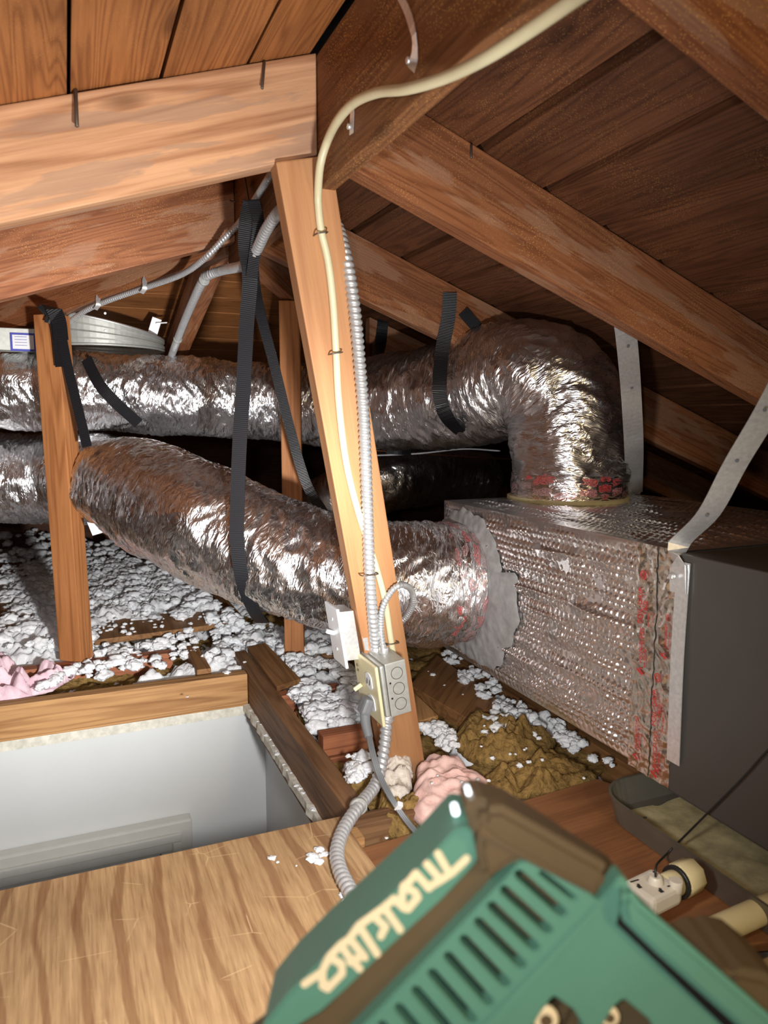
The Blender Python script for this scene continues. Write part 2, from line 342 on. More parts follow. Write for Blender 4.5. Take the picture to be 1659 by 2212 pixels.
def text(name, s, origin, xd, yd, size, mat, parent=None, ext=.0004, font_shear=0):
    c = bpy.data.curves.new(name, 'FONT'); c.body = s; c.size = size; c.extrude = ext; c.shear = font_shear; c.align_x = 'LEFT'
    o = bpy.data.objects.new(name+'_c', c); S.collection.objects.link(o); dg = bpy.context.evaluated_depsgraph_get()
    me = bpy.data.meshes.new_from_object(o.evaluated_get(dg)); bpy.data.objects.remove(o); bpy.data.curves.remove(c)
    me.name = name; me.materials.clear(); me.materials.append(M[mat])
    return link(bpy.data.objects.new(name, me), parent, frame3(origin, xd, yd))
# ------------------------------------------------------------------ roof decks
ZA, XA, SL, SR = 1.255, .389, .325, .385          # apex height, ridge line, slopes
YR = 1.85                                         # where the ridge ends and the hip begins
def zl(x): return ZA-(XA-x)*SL
def zr(x): return ZA-(x-XA)*SR
def deck(name, planks, mat, frame):
    vs, fs, rn = [], [], []
    for q, th in planks:                                 # q: four underside corners (world), th thickness vector
        b = len(vs); r = random.random()
        vs += [V(p) for p in q]+[V(p)+V(th) for p in q]; rn += [r]*8; fs += [tuple(b+i for i in f) for f in BF]
    return tag(mesh(name, vs, fs, mat, None, frame, rnd=rn), kind='structure')
pl = []; xs = [XA-.02, .271, .147, .025]+[.025-.124*i for i in range(1, 14)]
for i in range(len(xs)-1):
    a, b = xs[i]-.0035, xs[i+1]+.0015; dz = random.uniform(0, .004)
    ye = lambda x: YR+(XA-x)*1.38
    pl.append(([(a, -1.6, zl(a)+dz), (a, ye(a), zl(a)+dz), (b, ye(b), zl(b)+dz), (b, -1.6, zl(b)+dz)], (0, 0, .02)))
deck('ceiling_left', pl, 'deck_l', frame3((0, 0, 1.2), (0, 1, 0), (1, 0, SL)))
pl = []; xs = [XA+.02, .530, .663]+[.663+.1335*i for i in range(1, 21)]
for i in range(len(xs)-1):
    a, b = xs[i]+.0085, xs[i+1]-.0085; dz = random.uniform(0, .004)
    ye = lambda x: YR+(x-XA)*1.64
    pl.append(([(a, -1.6, zr(a)+dz), (b, -1.6, zr(b)+dz), (b, ye(b), zr(b)+dz), (a, ye(a), zr(a)+dz)], (0, 0, .02)))
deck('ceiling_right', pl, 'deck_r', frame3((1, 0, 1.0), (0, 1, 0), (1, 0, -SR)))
pl = []; y = YR+.03
while y < 5.0:
    y2 = y+.13; z = lambda q: ZA-(q-YR)*.235; x0 = lambda q: XA-(q-YR)/1.38; x1 = lambda q: XA+(q-YR)/1.64
    a, b = y+.002, y2-.003
    pl.append(([(x0(a), a, z(a)), (x1(a), a, z(a)), (x1(b), b, z(b)), (x0(b), b, z(b))], (0, 0, .02))); y = y2
deck('ceiling_far', pl, 'deck_l', frame3((0, 3, 1.1), (1, 0, 0), (0, 1, -.235)))
tag(box('roof_cover', -2.2, 3.3, -1.6, 5.1, 1.30, 1.32, 'black', bev=0), kind='structure').name = 'ceiling_cover'
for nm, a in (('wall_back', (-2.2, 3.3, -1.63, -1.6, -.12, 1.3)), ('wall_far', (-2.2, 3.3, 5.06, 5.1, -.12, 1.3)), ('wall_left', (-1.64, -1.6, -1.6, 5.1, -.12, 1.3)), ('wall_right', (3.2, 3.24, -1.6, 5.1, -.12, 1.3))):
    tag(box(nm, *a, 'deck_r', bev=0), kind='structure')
# attic floor: plaster ceiling of the rooms below, with the hatch left open
for i, a in enumerate(((-1.6, 3.2, 2.03, 5.06), (.475, 3.2, -1.6, 2.03), (-1.6, .475, -1.6, .25), (-1.6, -.9, .25, 2.03))):
    tag(box('floor' if i == 0 else 'floor_%d' % (i+1), *a, -.105, -.092, 'drywall', bev=0), kind='structure')
# ------------------------------------------------------------------ hallway under the hatch
tag(box('wall_hall_far', -1.0, .52, 2.035, 2.07, -2.5, -.105, 'wall', bev=0), kind='structure')
tag(box('wall_hall_right', .485, .52, .2, 2.035, -2.5, -.105, 'wall', bev=0), kind='structure')
tag(box('wall_hall_left', -1.0, -.95, .2, 2.035, -2.5, -.105, 'wall', bev=0), kind='structure')
tag(box('wall_hall_near', -1.0, .52, .17, .2, -2.5, -.105, 'wall', bev=0), kind='structure')
tag(box('floor_hall', -1.0, .52, .2, 2.07, -2.55, -2.5, 'scrap', bev=0), kind='structure')
# ------------------------------------------------------------------ ridge and rafters
rb = hexa('ridge_board', [(XA-.013, -1.5, 1.052), (XA+.013, -1.5, 1.052), (XA+.013, YR, 1.052), (XA-.013, YR, 1.052)],
     [(XA-.013, -1.5, 1.248), (XA+.013, -1.5, 1.248), (XA+.013, YR, 1.248), (XA-.013, YR, 1.248)], 'ridge')
tag(rb, 'long brown ridge board running along the roof peak above the brace, speckled with orange resin', 'ridge board')
RD = .147
def rafter(side, y0, y1, xe, mat, label, xs0=.0145):
    f = zl if side < 0 else zr; xa = XA+side*xs0; s = SL if side < 0 else -SR
    q = lambda y: [(xa, y, f(xa)-RD-.001), (xe, y, f(xe)-RD-.001), (xe, y, f(xe)-.001), (xa, y, f(xa)-.001)]
    a = q(y0); b = q(y1)
    o = hexa('rafter', [a[0], a[1], b[1], b[0]], [a[3], a[2], b[2], b[3]], mat, None, frame3(((xa+xe)/2, y0, f((xa+xe)/2)-RD/2), (1, 0, s), (0, 1, 0)))
    return tag(o, label, 'rafter', 'rafters under the roof')
r1 = rafter(-1, 1.15, 1.19, -1.55, 'rafter_pale', 'pale water-stained rafter across the upper left, brightest and largest, resting over the leaning brace')
r2 = rafter(-1, 1.76, 1.80, -1.55, 'rafter', 'purplish brown rafter directly behind and below the brightest pale rafter')
ha, hb = V((XA-.014, YR, 1.085)), aY(0, 725, 2.62); hd = hb-ha
r3 = beam('hip_rafter', ha+V((0, 0, .074)), ha+hd*2.6+V((0, 0, .074)), (0, 0, 1), .147, .038, 'rafter')
tag(r3, 'dark brown hip rafter above the left post, with thin metal conduit clipped below it', 'rafter', 'rafters under the roof')
rafter(-1, .52, .56, -1.55, 'rafter_pale', 'left slope rafter just over the plywood hatch edge, above the pale rafter')
rr1 = rafter(1, 1.15, 1.19, 2.6, 'rafter', 'long brown rafter sloping down across the upper right with orange resin specks')
rafter(1, .545, .585, 2.6, 'rafter', 'orange brown rafter cutting the top right corner, parallel to the long right rafter')
rr3 = rafter(1, 1.76, 1.80, 2.6, 'rafter', 'reddish rafter behind the conduit with black strap ends over it above the foil elbow')
rr4 = rafter(1, 2.37, 2.41, 2.6, 'rafter', 'short stretch of rafter seen low behind the reddish one, beside the conduit', .56)
def nail(parent, a, b, r=.0018):
    o = cyl('nail', a, b, r, 'nail', parent, 10)
nail(r1, aY(163, 192, 1.146), aY(166, 274, 1.138), .0028); nail(r1, aY(571, 133, 1.147), aY(566, 192, 1.140), .0022)
nail(rr1, aY(1018, 312, 1.146), aY(1018, 342, 1.140), .0022)
nail(r2, aY(470, 382, 1.755), aY(478, 396, 1.735)); nail(r2, aY(497, 433, 1.757), aY(508, 436, 1.73))
# hip rafters
def hipz(d): return ZA-.24*d-.02
jk = beam('jack_rafter', (XA-.022, YR+.03, 1.15), (XA-.022, YR+2.2, 1.15-.235*2.2), (0, 0, 1), .12, .038, 'rafter')
tag(jk, 'reddish rafter running away from the ridge end behind the thick conduit, beside the steel collar', 'rafter')
ha2 = V((XA+.014, YR, 1.085)); hd2 = aY(612, 640, 2.1)-ha2
hr = beam('hip_rafter', ha2+V((0, 0, .074)), ha2+hd2*7+V((0, 0, .074)), (0, 0, 1), .147, .038, 'rafter')
tag(hr, 'dark hip rafter resting on the middle post, just left of the leaning pale brace', 'rafter')
# ------------------------------------------------------------------ posts and brace
def post(cx, cy, lx, ly, z0, z1, ang, mat, label, lean=0):
    c, s = cos(ang), sin(ang)
    q = lambda z, dx: [V((cx+dx+c*a*lx/2-s*b*ly/2, cy+s*a*lx/2+c*b*ly/2, z)) for a, b in ((-1, -1), (1, -1), (1, 1), (-1, 1))]
    o = hexa('post', q(z0, 0), q(z1, lean), mat, None, frame3((cx, cy, z0), (0, 0, 1), (c, s, 0)), .003)
    return tag(o, label, 'post')
post(-.006, 2.31, .076, .055, 0, .985, radians(-38), 'post', 'upright orange-brown wooden post at the left, with a black strap hanging against it', -.018)
post(.607, 2.135, .058, .045, -.09, 1.035, radians(-20), 'post', 'upright wooden post in the middle, partly hidden behind the foil duct and the leaning brace')
BT, BB = aY(648, 345, 1.157), aY(877, 1700, 1.385)
brace = beam('brace', BT, BB, (1, 0, 0), .088, .040, 'brace', bev=.0025)
BN = V((1, 0, 0)).cross((BB-BT).normalized()); BN = -BN if BN.y > 0 else BN
def aB(x, y, off=0): r = ray(x, y); q = BT+BN*(.0205+off); return CAM+r*((q-CAM).dot(BN)/r.dot(BN))
def PBs(l): return [aB(*p) for p in l]
tag(brace, 'long pale leaning timber brace in the centre carrying the conduit and cream cable', 'brace')
# ------------------------------------------------------------------ hatch framing, joists, boards
o = box('hatch_header', -.9, .428, 1.985, 2.025, -.091, 0, 'frame'); tag(o, 'bright tan board along the far side of the ceiling hatch', 'board')
o = box('hatch_trimmer', .43, .47, 1.19, 2.19, -.091, .002, 'frame_old'); tag(o, 'worn brown board on edge along the conduit side of the ceiling hatch', 'board')
def rough_strip(name, pts0, pts1, z0, z1, mat, label, n=60):
    vs, fs = [], []; a, b = V(pts0), V(pts1)
    for i in range(n+1):
        p = a.lerp(b, i/n); j = .005*nz(p*30)+.002*nz(p*90)
        d = (b-a).cross(V((0, 0, 1))).normalized()
        for off, z in ((0, z0), (.014+j, z0+j*.3), (.012+j, z1), (0, z1+j*.6)): vs.append(p+d*off+V((0, 0, z)))
        if i:
            q = 4*(i-1); fs += [(q+k, q+(k+1) % 4, q+4+(k+1) % 4, q+4+k) for k in range(4)]
    fs += [(3, 2, 1, 0), tuple(4*n+k for k in range(4))]
    return tag(mesh(name, vs, fs, mat), kind='structure')
rough_strip('trim_1', (.428, 1.99, 0), (-.9, 1.99, 0), -.118, -.088, 'drywall', '')
rough_strip('trim_2', (.430, 1.985, 0), (.430, 1.19, 0), -.104, -.088, 'drywall', '')
tag(box('trim_3', .425, .47, 1.19, 1.985, -.128, -.106, 'scrap'), kind='structure')
# door casings in the hall
pA = aY(0, 1828, 2.03); pB = aY(411, 1764, 2.03)
zc = (pA.z+pB.z)/2
casing = thing('door_casing', (-.3, 2.03, -2.5), 'white moulded door casing on the hall wall far below the hatch', 'door casing')
xr = pB.x
for nm, a in (('head_casing', (-.9, xr, 1.995, 2.034, zc-.085, zc)), ('side_casing', (xr-.085, xr, 1.995, 2.034, -2.5, zc-.0855))): box(nm, *a, 'trimw', casing, .006)
for nm, a in (('head_casing', (-.9, xr-.03, 1.985, 1.996, zc-.055, zc-.03)), ('side_casing', (xr-.055, xr-.03, 1.985, 1.996, -2.5, zc-.055))): box(nm, *a, 'trimw', casing, .004)
q1 = aX(541, 1745, .482)
casing2 = thing('door_casing', (.48, q1.y-.2, -2.5), 'white door casing edge on the hall wall below the hatch corner', 'door casing')
box('side_casing', .462, .484, q1.y-.085, q1.y, -2.5, q1.z-.0855, 'trimw', casing2, .004); box('head_casing', .462, .484, q1.y-.9, q1.y, q1.z-.085, q1.z, 'trimw', casing2, .004)
o = box('plywood_sheet', -1.3, .405, -.6, 1.152, .001, .017, 'plywood', bev=.0015, frame=Matrix.Translation((0, 0, 0)))
tag(o, 'large worn plywood sheet with wavy dark grain beside the ceiling hatch', 'plywood sheet')
o = box('joist', -.9, .43, 1.10, 1.14, -.091, 0, 'frame'); tag(o, 'timber under the edge of the plywood sheet at the hatch', 'joist')
o = box('joist', .43, .56, 1.145, 1.185, -.091, -.004, 'frame_old'); tag(o, 'short timber between the worn hatch board and the conduit', 'joist')
o = box('joist', -1.2, .262, 2.262, 2.302, -.091, -.001, 'joist'); tag(o, 'reddish joist carrying the foot of the left post', 'joist')
o = box('wood_block', .302, .342, 2.06, 2.30, -.06, .004, 'scrap'); tag(o, 'small dark wooden block lying in white fluff behind the tan hatch board', 'wood block')
o = hexa('wood_block', [aZ(598, 1494, .0), aZ(650, 1478, .0), aZ(573, 1398, 0), aZ(535, 1408, 0)], [aZ(598, 1484, .022), aZ(650, 1466, .022), aZ(573, 1388, .022), aZ(535, 1398, .022)], 'scrap')
tag(o, 'short loose board with rounded pale end beside the worn hatch board', 'wood block')
o = box('joist', .475, .64, 1.80, 1.84, -.091, -.006, 'joist'); tag(o, 'reddish joist end under the short loose board by the hatch', 'joist')
o = box('wood_block', .488, .62, 1.50, 1.54, -.043, .004, 'joist'); tag(o, 'red-grained block end beside the plug cord, upper of two stacked', 'wood block')
o = box('wood_block', .492, .62, 1.495, 1.535, -.088, -.046, 'joist'); tag(o, 'red-grained block end beside the plug cord, lower of two stacked', 'wood block')
def lieboard(name, pix, z, th, mat, label, cat='board'):
    q = [aZ(x, y, z) for x, y in pix]; o = hexa(name, [p-V((0, 0, th)) for p in q], q, mat); return tag(o, label, cat)
lieboard('board', [(885, 1480), (1012, 1553), (1082, 1515), (945, 1415)], .0, .035, 'scrap', 'dusty wide board right of the steel electrical box, with a white flake on it')
lieboard('board', [(880, 1540), (898, 1560), (947, 1545), (868, 1470)], -.004, .035, 'frame', 'short orange board end beside the steel electrical box')
lieboard('board', [(685, 1403), (776, 1502), (800, 1490), (715, 1395)], -.012, .03, 'frame', 'thin board with bright edge running under the foil duct left of the brace')
lieboard('joist', [(955, 1408), (1500, 1740), (1545, 1720), (985, 1402)], -.012, .07, 'scrap', 'long dark joist running beneath the bubble-wrapped plenum', 'joist')
lieboard('board', [(204, 1383), (532, 1340), (470, 1270), (200, 1285)], .012, .018, 'scrap', 'brown floor board scattered with white flakes right of the left post')
lieboard('board', [(-60, 1362), (72, 1346), (60, 1215), (-60, 1215)], .028, .022, 'scrap', 'dusty floor board with pale cut end at the far left')
lieboard('platform_board', [(780, 1832), (980, 2090), (2200, 1990), (1290, 1682)], .004, .014, 'platform', 'brown platform board under the drain pan and the grey cord', 'board')
o = lieboard('wood_block', [(742, 1862), (775, 1905), (835, 1890), (790, 1835)], -.016, .05, 'joist', 'rough orange block tucked between the conduit and the platform board', 'wood block')
# ------------------------------------------------------------------ bubble-wrapped plenum
PX, PT, PB, PY0, PY1, PW = .867, .497, .118, .868, 1.662, .56
plen = thing('plenum', (PX+PW/2, (PY0+PY1)/2, PB), 'silver bubble-foil wrapped plenum box between the foil ducts and the grey cabinet', 'plenum')
def bub(u, v):
    s = .0150; r = v/(s*.866); j = fl(r+.5); best = 9
    for jj in (j-1, j, j+1):
        ux = u/s-(.5 if jj % 2 else 0); i = fl(ux+.5); d = sqrt(((ux-i)*s)**2+(v-jj*s*.866)**2); best = min(best, d)
    k = 1-(best/(s*.47))**2; return .0052*sqrt(k)*max(.1, .65+.9*noise.noise(V((u*17, v*31, 6)))+.5*noise.noise(V((u*70, v*70, 2)))) if k > 0 else 0
def wr(u, v):
    a = noise.noise(V((u*2.2, v*26, 3.1))); c = noise.noise(V((u*9, v*14, 8)))
    return .009*(1-abs(a)*2.6)*(.6+c)+.0035*noise.noise(V((u*22, v*26, 1)))
def sheet(name, fn, nu, nv, mat, parent, smooth=True, uvf=None):
    vs = [fn(i/(nu-1), j/(nv-1)) for i in range(nu) for j in range(nv)]
    fs = [(i*nv+j, i*nv+j+1, (i+1)*nv+j+1, (i+1)*nv+j) for i in range(nu-1) for j in range(nv-1)]
    uv = [uvf(i/(nu-1), j/(nv-1)) for i in range(nu) for j in range(nv)] if uvf else None
    return mesh(name, vs, fs, mat, parent, smooth=smooth, uv=uv)
LY, LZ = PY1-PY0, PT-PB
def sidef(a, b):
    u, v = a*LY, b*LZ; e = min(a, 1-a, b, 1-b)*14; e = min(1, e)
    return V((PX-(bub(u, v)+wr(u, v))*e, PY0+u, PB+v))
sheet('side_wrap', sidef, 470, 230, 'bubble', plen)
def topf(a, b):
    u, v = a*LY, b*PW; e = min(1, min(a, 1-a, b, 1-b)*14)
    return V((PX+v, PY0+u, PT+(bub(u, v)*.7+.5*wr(u, v+4))*e))
sheet('top_wrap', lambda a, b: topf(a, b), 260, 180, 'bubble', plen)
box('duct_core', PX+.003, PX+PW-.003, PY0+.002, PY1-.002, PB, PT-.003, 'bubble', plen, .003)
def wrinkled(name, o, ud, vd, nd, lu, lv, nu, nv, mat, parent, amp=.0025, fr=40, lift=.006):
    o, ud, vd, nd = V(o), V(ud), V(vd), V(nd)
    def f(a, b):
        p = o+ud*(a*lu)+vd*(b*lv); q = p*fr; k = 1-abs(noise.noise(q))*2; return p+nd*(lift+amp*k+amp*.6*noise.noise(q*2.7))+ud*(.003*noise.noise(V((b*25, 3, a))) if a in (0, 1) else 0)
    return sheet(name, f, nu, nv, mat, parent)
for y0, wd, li in ((PY0-.004, .050, .0075), (PY0+.040, .048, .009)):
    tp = wrinkled('foil_tape', (PX, y0, PB-.004), (0, 1, 0), (0, 0, 1), (-1, 0, 0), wd, LZ+.006, 40, 200, 'tape', plen, lift=li)
    yy = y0+.012
def ptxt(s, px, py, size, shear=0, off=.0135):
    p = aX(px, py, PX-off); text('printed_text', s, p, (0, .02, 1), (0, 1, 0), size, 'red', plen, .0002)
for px, py in ((1411, 1276), (1441, 1578)):
    # lettering climbs the tape
    pass
def vt(s, y, z, size): text('printed_text', s, (PX-.0128, y, z), (0, 0, 1), (0, 1, 0), size, 'red', plen, .0003)
def mark(y, z, sz):                         # bold slanted double-stroke mark
    for k, (dy, w_) in enumerate(((0, .0035), (.006, .002))):
        a = V((PX-.0128, y+dy*.2, z)); vs = [a, a+V((0, sz, sz*.45)), a+V((0, sz, sz*.75)), a+V((0, 0, sz*.35))] if k == 0 else [a+V((0, sz*.1, sz*.8)), a+V((0, sz*.5, sz*.62)), a+V((0, sz*.5, sz*.8)), a+V((0, sz*.1, sz*1.0))]
        mesh('printed_mark', vs+[v+V((-.0003, 0, 0)) for v in vs], BF, 'red', plen)
def ring(y, z, r):
    vs, fs = [], []
    for rr, tt in ((r, .0009), (r*.5, .0007)):
        b = len(vs); n = 24
        for k in range(n):
            for q in (rr-tt, rr+tt): vs.append(V((PX-.0130, y+q*cos(2*pi*k/n), z+q*sin(2*pi*k/n))))
        fs += [(b+2*k, b+2*k+1, b+(2*k+3) % (2*n), b+(2*k+2) % (2*n)) for k in range(n)]
    mesh('printed_mark', vs, fs, 'red', plen)
for dy, z0 in ((.064, .365), (.022, .205)):
    vt('FOIL-GRIP', PY0+dy+.004, z0, .0135); vt('1402', PY0+dy-.007, z0+.018, .0115); vt('FOIL-GRIP', PY0+dy-.014, z0, .0050)
    ring(PY0+dy+.004, z0+.083, .0065)
    mark(PY0+dy-.004, z0-.085, .014); vt('VANICELDET', PY0+dy-.001, z0-.066, .0105); vt('FOIL-GRIP 1402', PY0+dy-.009, z0-.070, .0046)
for dy, z0 in ((.066, .15), (.010, .34)):
    vt('VANICELDET 1402', PY0+dy, z0, .0070); vt('FOIL-GRIP 1402', PY0+dy-.006, z0, .0042)
mark(PY0+.016, .132, .012); mark(PY0+.062, .132, .012); mark(PY0+.010, .322, .012)
# grey mastic round the collar
CYL, CZL, CR = 1.538, .311, .141
def mast(a, b):
    th = a*2*pi; ext = .035+.02*noise.noise(V((cos(th)*2, sin(th)*2, 5)))+.012*noise.noise(V((cos(th)*7, sin(th)*7, 1)))
    dirr = V((0, cos(th), sin(th)))
    if cos(th) < 0 and sin(th) < .3: ext += .055*(-cos(th))*(1+.5*noise.noise(V((th*5, 0, 0))))
    r = CR-.02+b*(ext+.02); hh = .010*(1-b)**.5+.003*noise.noise(V((cos(th)*r*60, sin(th)*r*60, 2)))
    p = V((PX-.007-hh, CYL+cos(th)*r, CZL+sin(th)*r)); p.y = min(p.y, PY1+.004); p.z = max(min(p.z, PT), PB); return p
sheet('mastic', mast, 160, 14, 'mastic', plen)
# ------------------------------------------------------------------ ducts
def crink(seed, amp=1.0, ridge=55):
    def f(s, th):
        c, sn = cos(th), sin(th)
        a = noise.noise(V((s*9+seed, c*1.6, sn*1.6)))*.012
        tw = s*ridge+noise.noise(V((s*5, c*2, sn*2+seed)))*2.2
        b = (1-abs(noise.noise(V((tw*.8, c*2.4+seed, sn*2.4)))*2))*.0055
        d = (1-abs(noise.noise(V((s*140+seed, c*4+s*9, sn*4)))*2))*.0026
        return (a+b+d-.004)*amp
    return f
def duct(name, pts, rf, label, mat, seed, amp=1.0, segs=130, step=.0042):
    P = spline(pts, step); tot = sum((P[i]-P[i-1]).length for i in range(1, len(P))); c = crink(seed, amp)
    o = sweep(name, P, lambda s, th: rf(s/tot)+c(s, th), mat, None, segs, True, ref=(0, .3, 1)); return tag(o, label, 'duct')
FP = [(-1.0, 2.75, .50), (-.6, 2.7, .50), aY(-80, 1034, 2.74), aY(60, 1034, 2.72), aY(150, 1032, 2.66), aY(205, 1034, 2.52), aY(262, 1048, 2.28), aY(330, 1078, 2.07), aY(420, 1122, 1.87), aY(520, 1166, 1.77), aY(650, 1217, 1.66), aY(780, 1250, 1.59), aY(890, 1262, 1.55), (.828, 1.538, .311)]
def frad(u):
    return .150-.012*u-.012*math.exp(-((u-.52)/.03)**2)+.004*sin(u*20)
fd = duct('foil_duct', FP, frad, 'fat crinkled silver duct sweeping from behind the left post down to the plenum side', 'foil', 1.7, 1.0)
BP = [(-1.2, 2.75, .80), aY(-60, 838, 2.62), aY(60, 842, 2.57), aY(300, 852, 2.50), aY(600, 868, 2.38), aY(760, 874, 2.22), aY(900, 866, 2.0), aY(1000, 848, 1.84), aY(1090, 824, 1.72), (1.112, 1.625, .800), (1.150, 1.567, .735), (1.154, 1.545, .64), (1.152, 1.54, .545)]
def brad(u): return .122+.030*max(0, min(1, (u-.60)/.25))-.014*max(0, (u-.90)/.10)
bd = duct('foil_duct', BP, brad, 'crinkled silver duct running behind the posts and elbowing down onto the top of the plenum', 'foil_back', 9.2, 1.05)
sweep('strapping_band', spline([V((1.152, 1.54, .567)), V((1.152, 1.54, .535)), V((1.152, 1.54, .507))], .003), lambda s, th: .142+.0025*noise.noise(V((s*70, cos(th)*6, sin(th)*6))), 'foil_tape_red', bd, 90).name = 'tape_band'
sweep('sealant_ring', spline([V((1.152, 1.54, .510)), V((1.152, 1.54, .500))], .003), lambda s, th: .149+.006*noise.noise(V((cos(th)*3, sin(th)*3, 0))), 'sealant', bd, 60)
CC = V((PX-.002, CYL, CZL)); dirf = (CC-V(aY(860, 1260, 1.56))).normalized()
sweep('tape_band', spline([CC-dirf*.075, CC-dirf*.04, CC-dirf*.005], .003), lambda s, th: .146-.008*max(0, s/.08)+.004*noise.noise(V((s*60, cos(th)*9, sin(th)*9))), 'foil_tape_red', fd, 110)
# printed white label patch on the front duct's bend
lp = [aY(188, 1128, 2.17), aY(200, 1157, 2.17), aY(231, 1148, 2.16), aY(220, 1134, 2.16)]
mesh('paper_label', lp+[p+V((0, .001, 0)) for p in lp], BF, 'paper', fd)
# far dark duct
duct('foil_duct', [(1.75, 3.0, .42), (1.45, 2.9, .46), (1.2, 2.8, .45), (1.0, 2.95, .34), (.95, 3.2, .2)], lambda u: .13, 'dim foil duct deep in the shadow between the brace and the elbow duct', 'foil_back', 4.4, 1.0, 70, .008)
# ------------------------------------------------------------------ grey cabinet, hangers, pan
un = thing('air_handler', (1.4, .4, .11), 'large dark grey air handler cabinet at the right, butted against the plenum', 'air handler')
box('cabinet', PX-.012, 1.75, -.35, PY0-.006, .112, .496, 'unit', un, .004)
zz = aX(1488, 1625, PX-.02)
ribbon('corner_flange', [V((PX-.016, PY0-.020, .485)), V((PX-.018, PY0-.019, .34)), V((PX-.016, PY0-.019, .165))], (0, 1, 0), .026, .0015, 'galv', un)
tag(ribbon('metal_hanger', [V(aY(1340, 640, 1.21)), aY(1352, 720, 1.225), aY(1362, 830, 1.27), aY(1369, 960, 1.34), aZ(1370, 1064, .506)], [RT+V((0, 0, 0)) for _ in range(5)], .042, .0012, 'galv'),
    'vertical galvanised steel hanger strap beside the elbow duct, from rafter to plenum', 'metal strap')
mh = bpy.context.scene.objects[-1] if False else None
hs = ribbon('metal_hanger', [aY(1800, 610, .57), aY(1668, 868, .68), aY(1590, 1000, .745), aY(1530, 1110, .80), V((PX-.012, PY0-.004, PT+.012)), V((PX-.02, PY0-.012, PT-.02)), V((PX-.02, PY0-.015, PT-.06))], [RT-FW*.2]*5+[(0, 1, 0)]*2, .032, .0012, 'galv')
tag(hs, 'slanting galvanised steel hanger strap screwed to the near top corner of the plenum', 'metal strap')
for px, py, Y in ((1592, 995, .742), (1527, 1113, .798), (1652, 885, .685)):
    p = aY(px, py, Y); n = -ray(px, py).normalized(); cyl('rivet_hole', p+n*.002, p+n*.0032, .0024, 'black', hs, 12)
sc = V((PX-.024, PY0-.010, PT-.035)); cyl('screw', sc, sc+V((-.008, 0, 0)), .005, 'galv', hs, 6)
h1 = [o for o in S.objects if o.name == 'metal_hanger'][0]
for px, py, Y in ((1357, 748, 1.232), (1365, 838, 1.275), (1370, 930, 1.325)):
    p = aY(px, py, Y-.004); n = -ray(px, py).normalized(); cyl('rivet_hole', p, p+n*.0012, .003, 'black', h1, 12)
p = aZ(1366, 1062, .506); box('hanger_foot', p.x-.02, p.x+.02, p.y-.01, p.y+.01, .500, .512, 'galv', h1, .001)
# drain pan
pan = thing('drain_pan', (1.2, .5, .006), 'brown metal drain pan with dried silt under the grey air handler', 'drain pan')
X0, YP0, YP1, RR = .832, .25, 1.015, .07
def outline(ins, z):
    pts = [];
    for cx, cy, a0 in ((X0+RR, YP1-RR, 90), (X0+RR, YP0+RR, 180), (1.9-RR, YP0+RR, 270), (1.9-RR, YP1-RR, 0)):
        for k in range(9):
            a = radians(a0+90*k/8); pts.append(V((cx+cos(a)*(RR-ins), cy+sin(a)*(RR-ins), z)))
    return pts
ls = [outline(.012, .006), outline(0, .05), outline(-.0015, .054), outline(.003, .054), outline(.004, .048), outline(.016, .010)]
vs = [p for l in ls for p in l]; n = 36
fs = [(i*n+k, i*n+(k+1) % n, (i+1)*n+(k+1) % n, (i+1)*n+k) for i in range(5) for k in range(n)]+[tuple(range(n))[::-1], tuple(5*n+k for k in range(n))]
mesh('pan_shell', vs, fs, 'pan', pan)
def siltf(a, b):
    x, y = .860+a*.55, .45+b*.53; k = noise.noise(V((x*9, y*9, 1)))+.5*noise.noise(V((x*30, y*30, 2)))
    return V((x, y, .0115+.004*k))
tag(sheet('silt', siltf, 60, 60, 'mud', pan), kind='stuff')
ch = aZ(1470, 1775, .02); bm_ = [(ch.x+random.uniform(-.01, .01), ch.y+random.uniform(-.01, .01)) for _ in range(3)]
# float switch and pvc pipes
fs_ = thing('float_switch', aZ(1450, 1960, .02), 'off-white plastic float switch with screw cap on the outer wall of the drain pan', 'float switch')
c = aZ(1415, 1925, .075); ax = (aZ(1500, 1905, .075)-aZ(1440, 1935, .075)).normalized(); dn = V((0, 0, -1)); cr = ax.cross(dn)
beam('switch_body', c-ax*.034, c+ax*.024, cr, .05, .026, 'pvc_white', fs_, .006)
cyl('sensor_stem', c+V((0, 0, .010)), c+V((0, 0, .022)), .012, 'pvc_white', fs_, r2=.008)
cyl('side_knob', c+ax*.018-cr*.018+V((0, 0, .004)), c+ax*.018-cr*.018+V((0, 0, .02)), .009, 'pvc_white', fs_)
e0 = c+ax*.02-V((0, 0, .002)); cyl('pipe_neck', e0, e0+ax*.028, .017, 'pvc', fs_); cyl('seal_ring', e0+ax*.021, e0+ax*.026, .0225, 'black', fs_)
cyl('screw_cap', e0+ax*.027, e0+ax*.060, .023, 'pvc', fs_, 8, bev=.002)
for (dx, dy) in ((-.022, .016), (.012, -.016)):
    p = c+ax*dx+cr*dy+V((0, 0, .0132)); box('printed_mark', p.x-.007, p.x+.007, p.y-.0012, p.y+.0012, p.z, p.z+.0004, 'black', fs_, 0, frame=None)
    p2 = p-cr*dy*.9-ax*dx*.25; 
for (dx, dy) in ((.014, .012), (-.010, -.017), (-.027, .004)):
    p = c+ax*dx+cr*dy+V((0, 0, .0132)); box('printed_mark', p.x-.0028, p.x+.0028, p.y-.0028, p.y+.0028, p.z, p.z+.0004, 'black', fs_, 0)
    cyl('printed_mark', p+V((.002, .004, 0)), p+V((.002, .004, .0004)), .0022, 'black', fs_, 12)
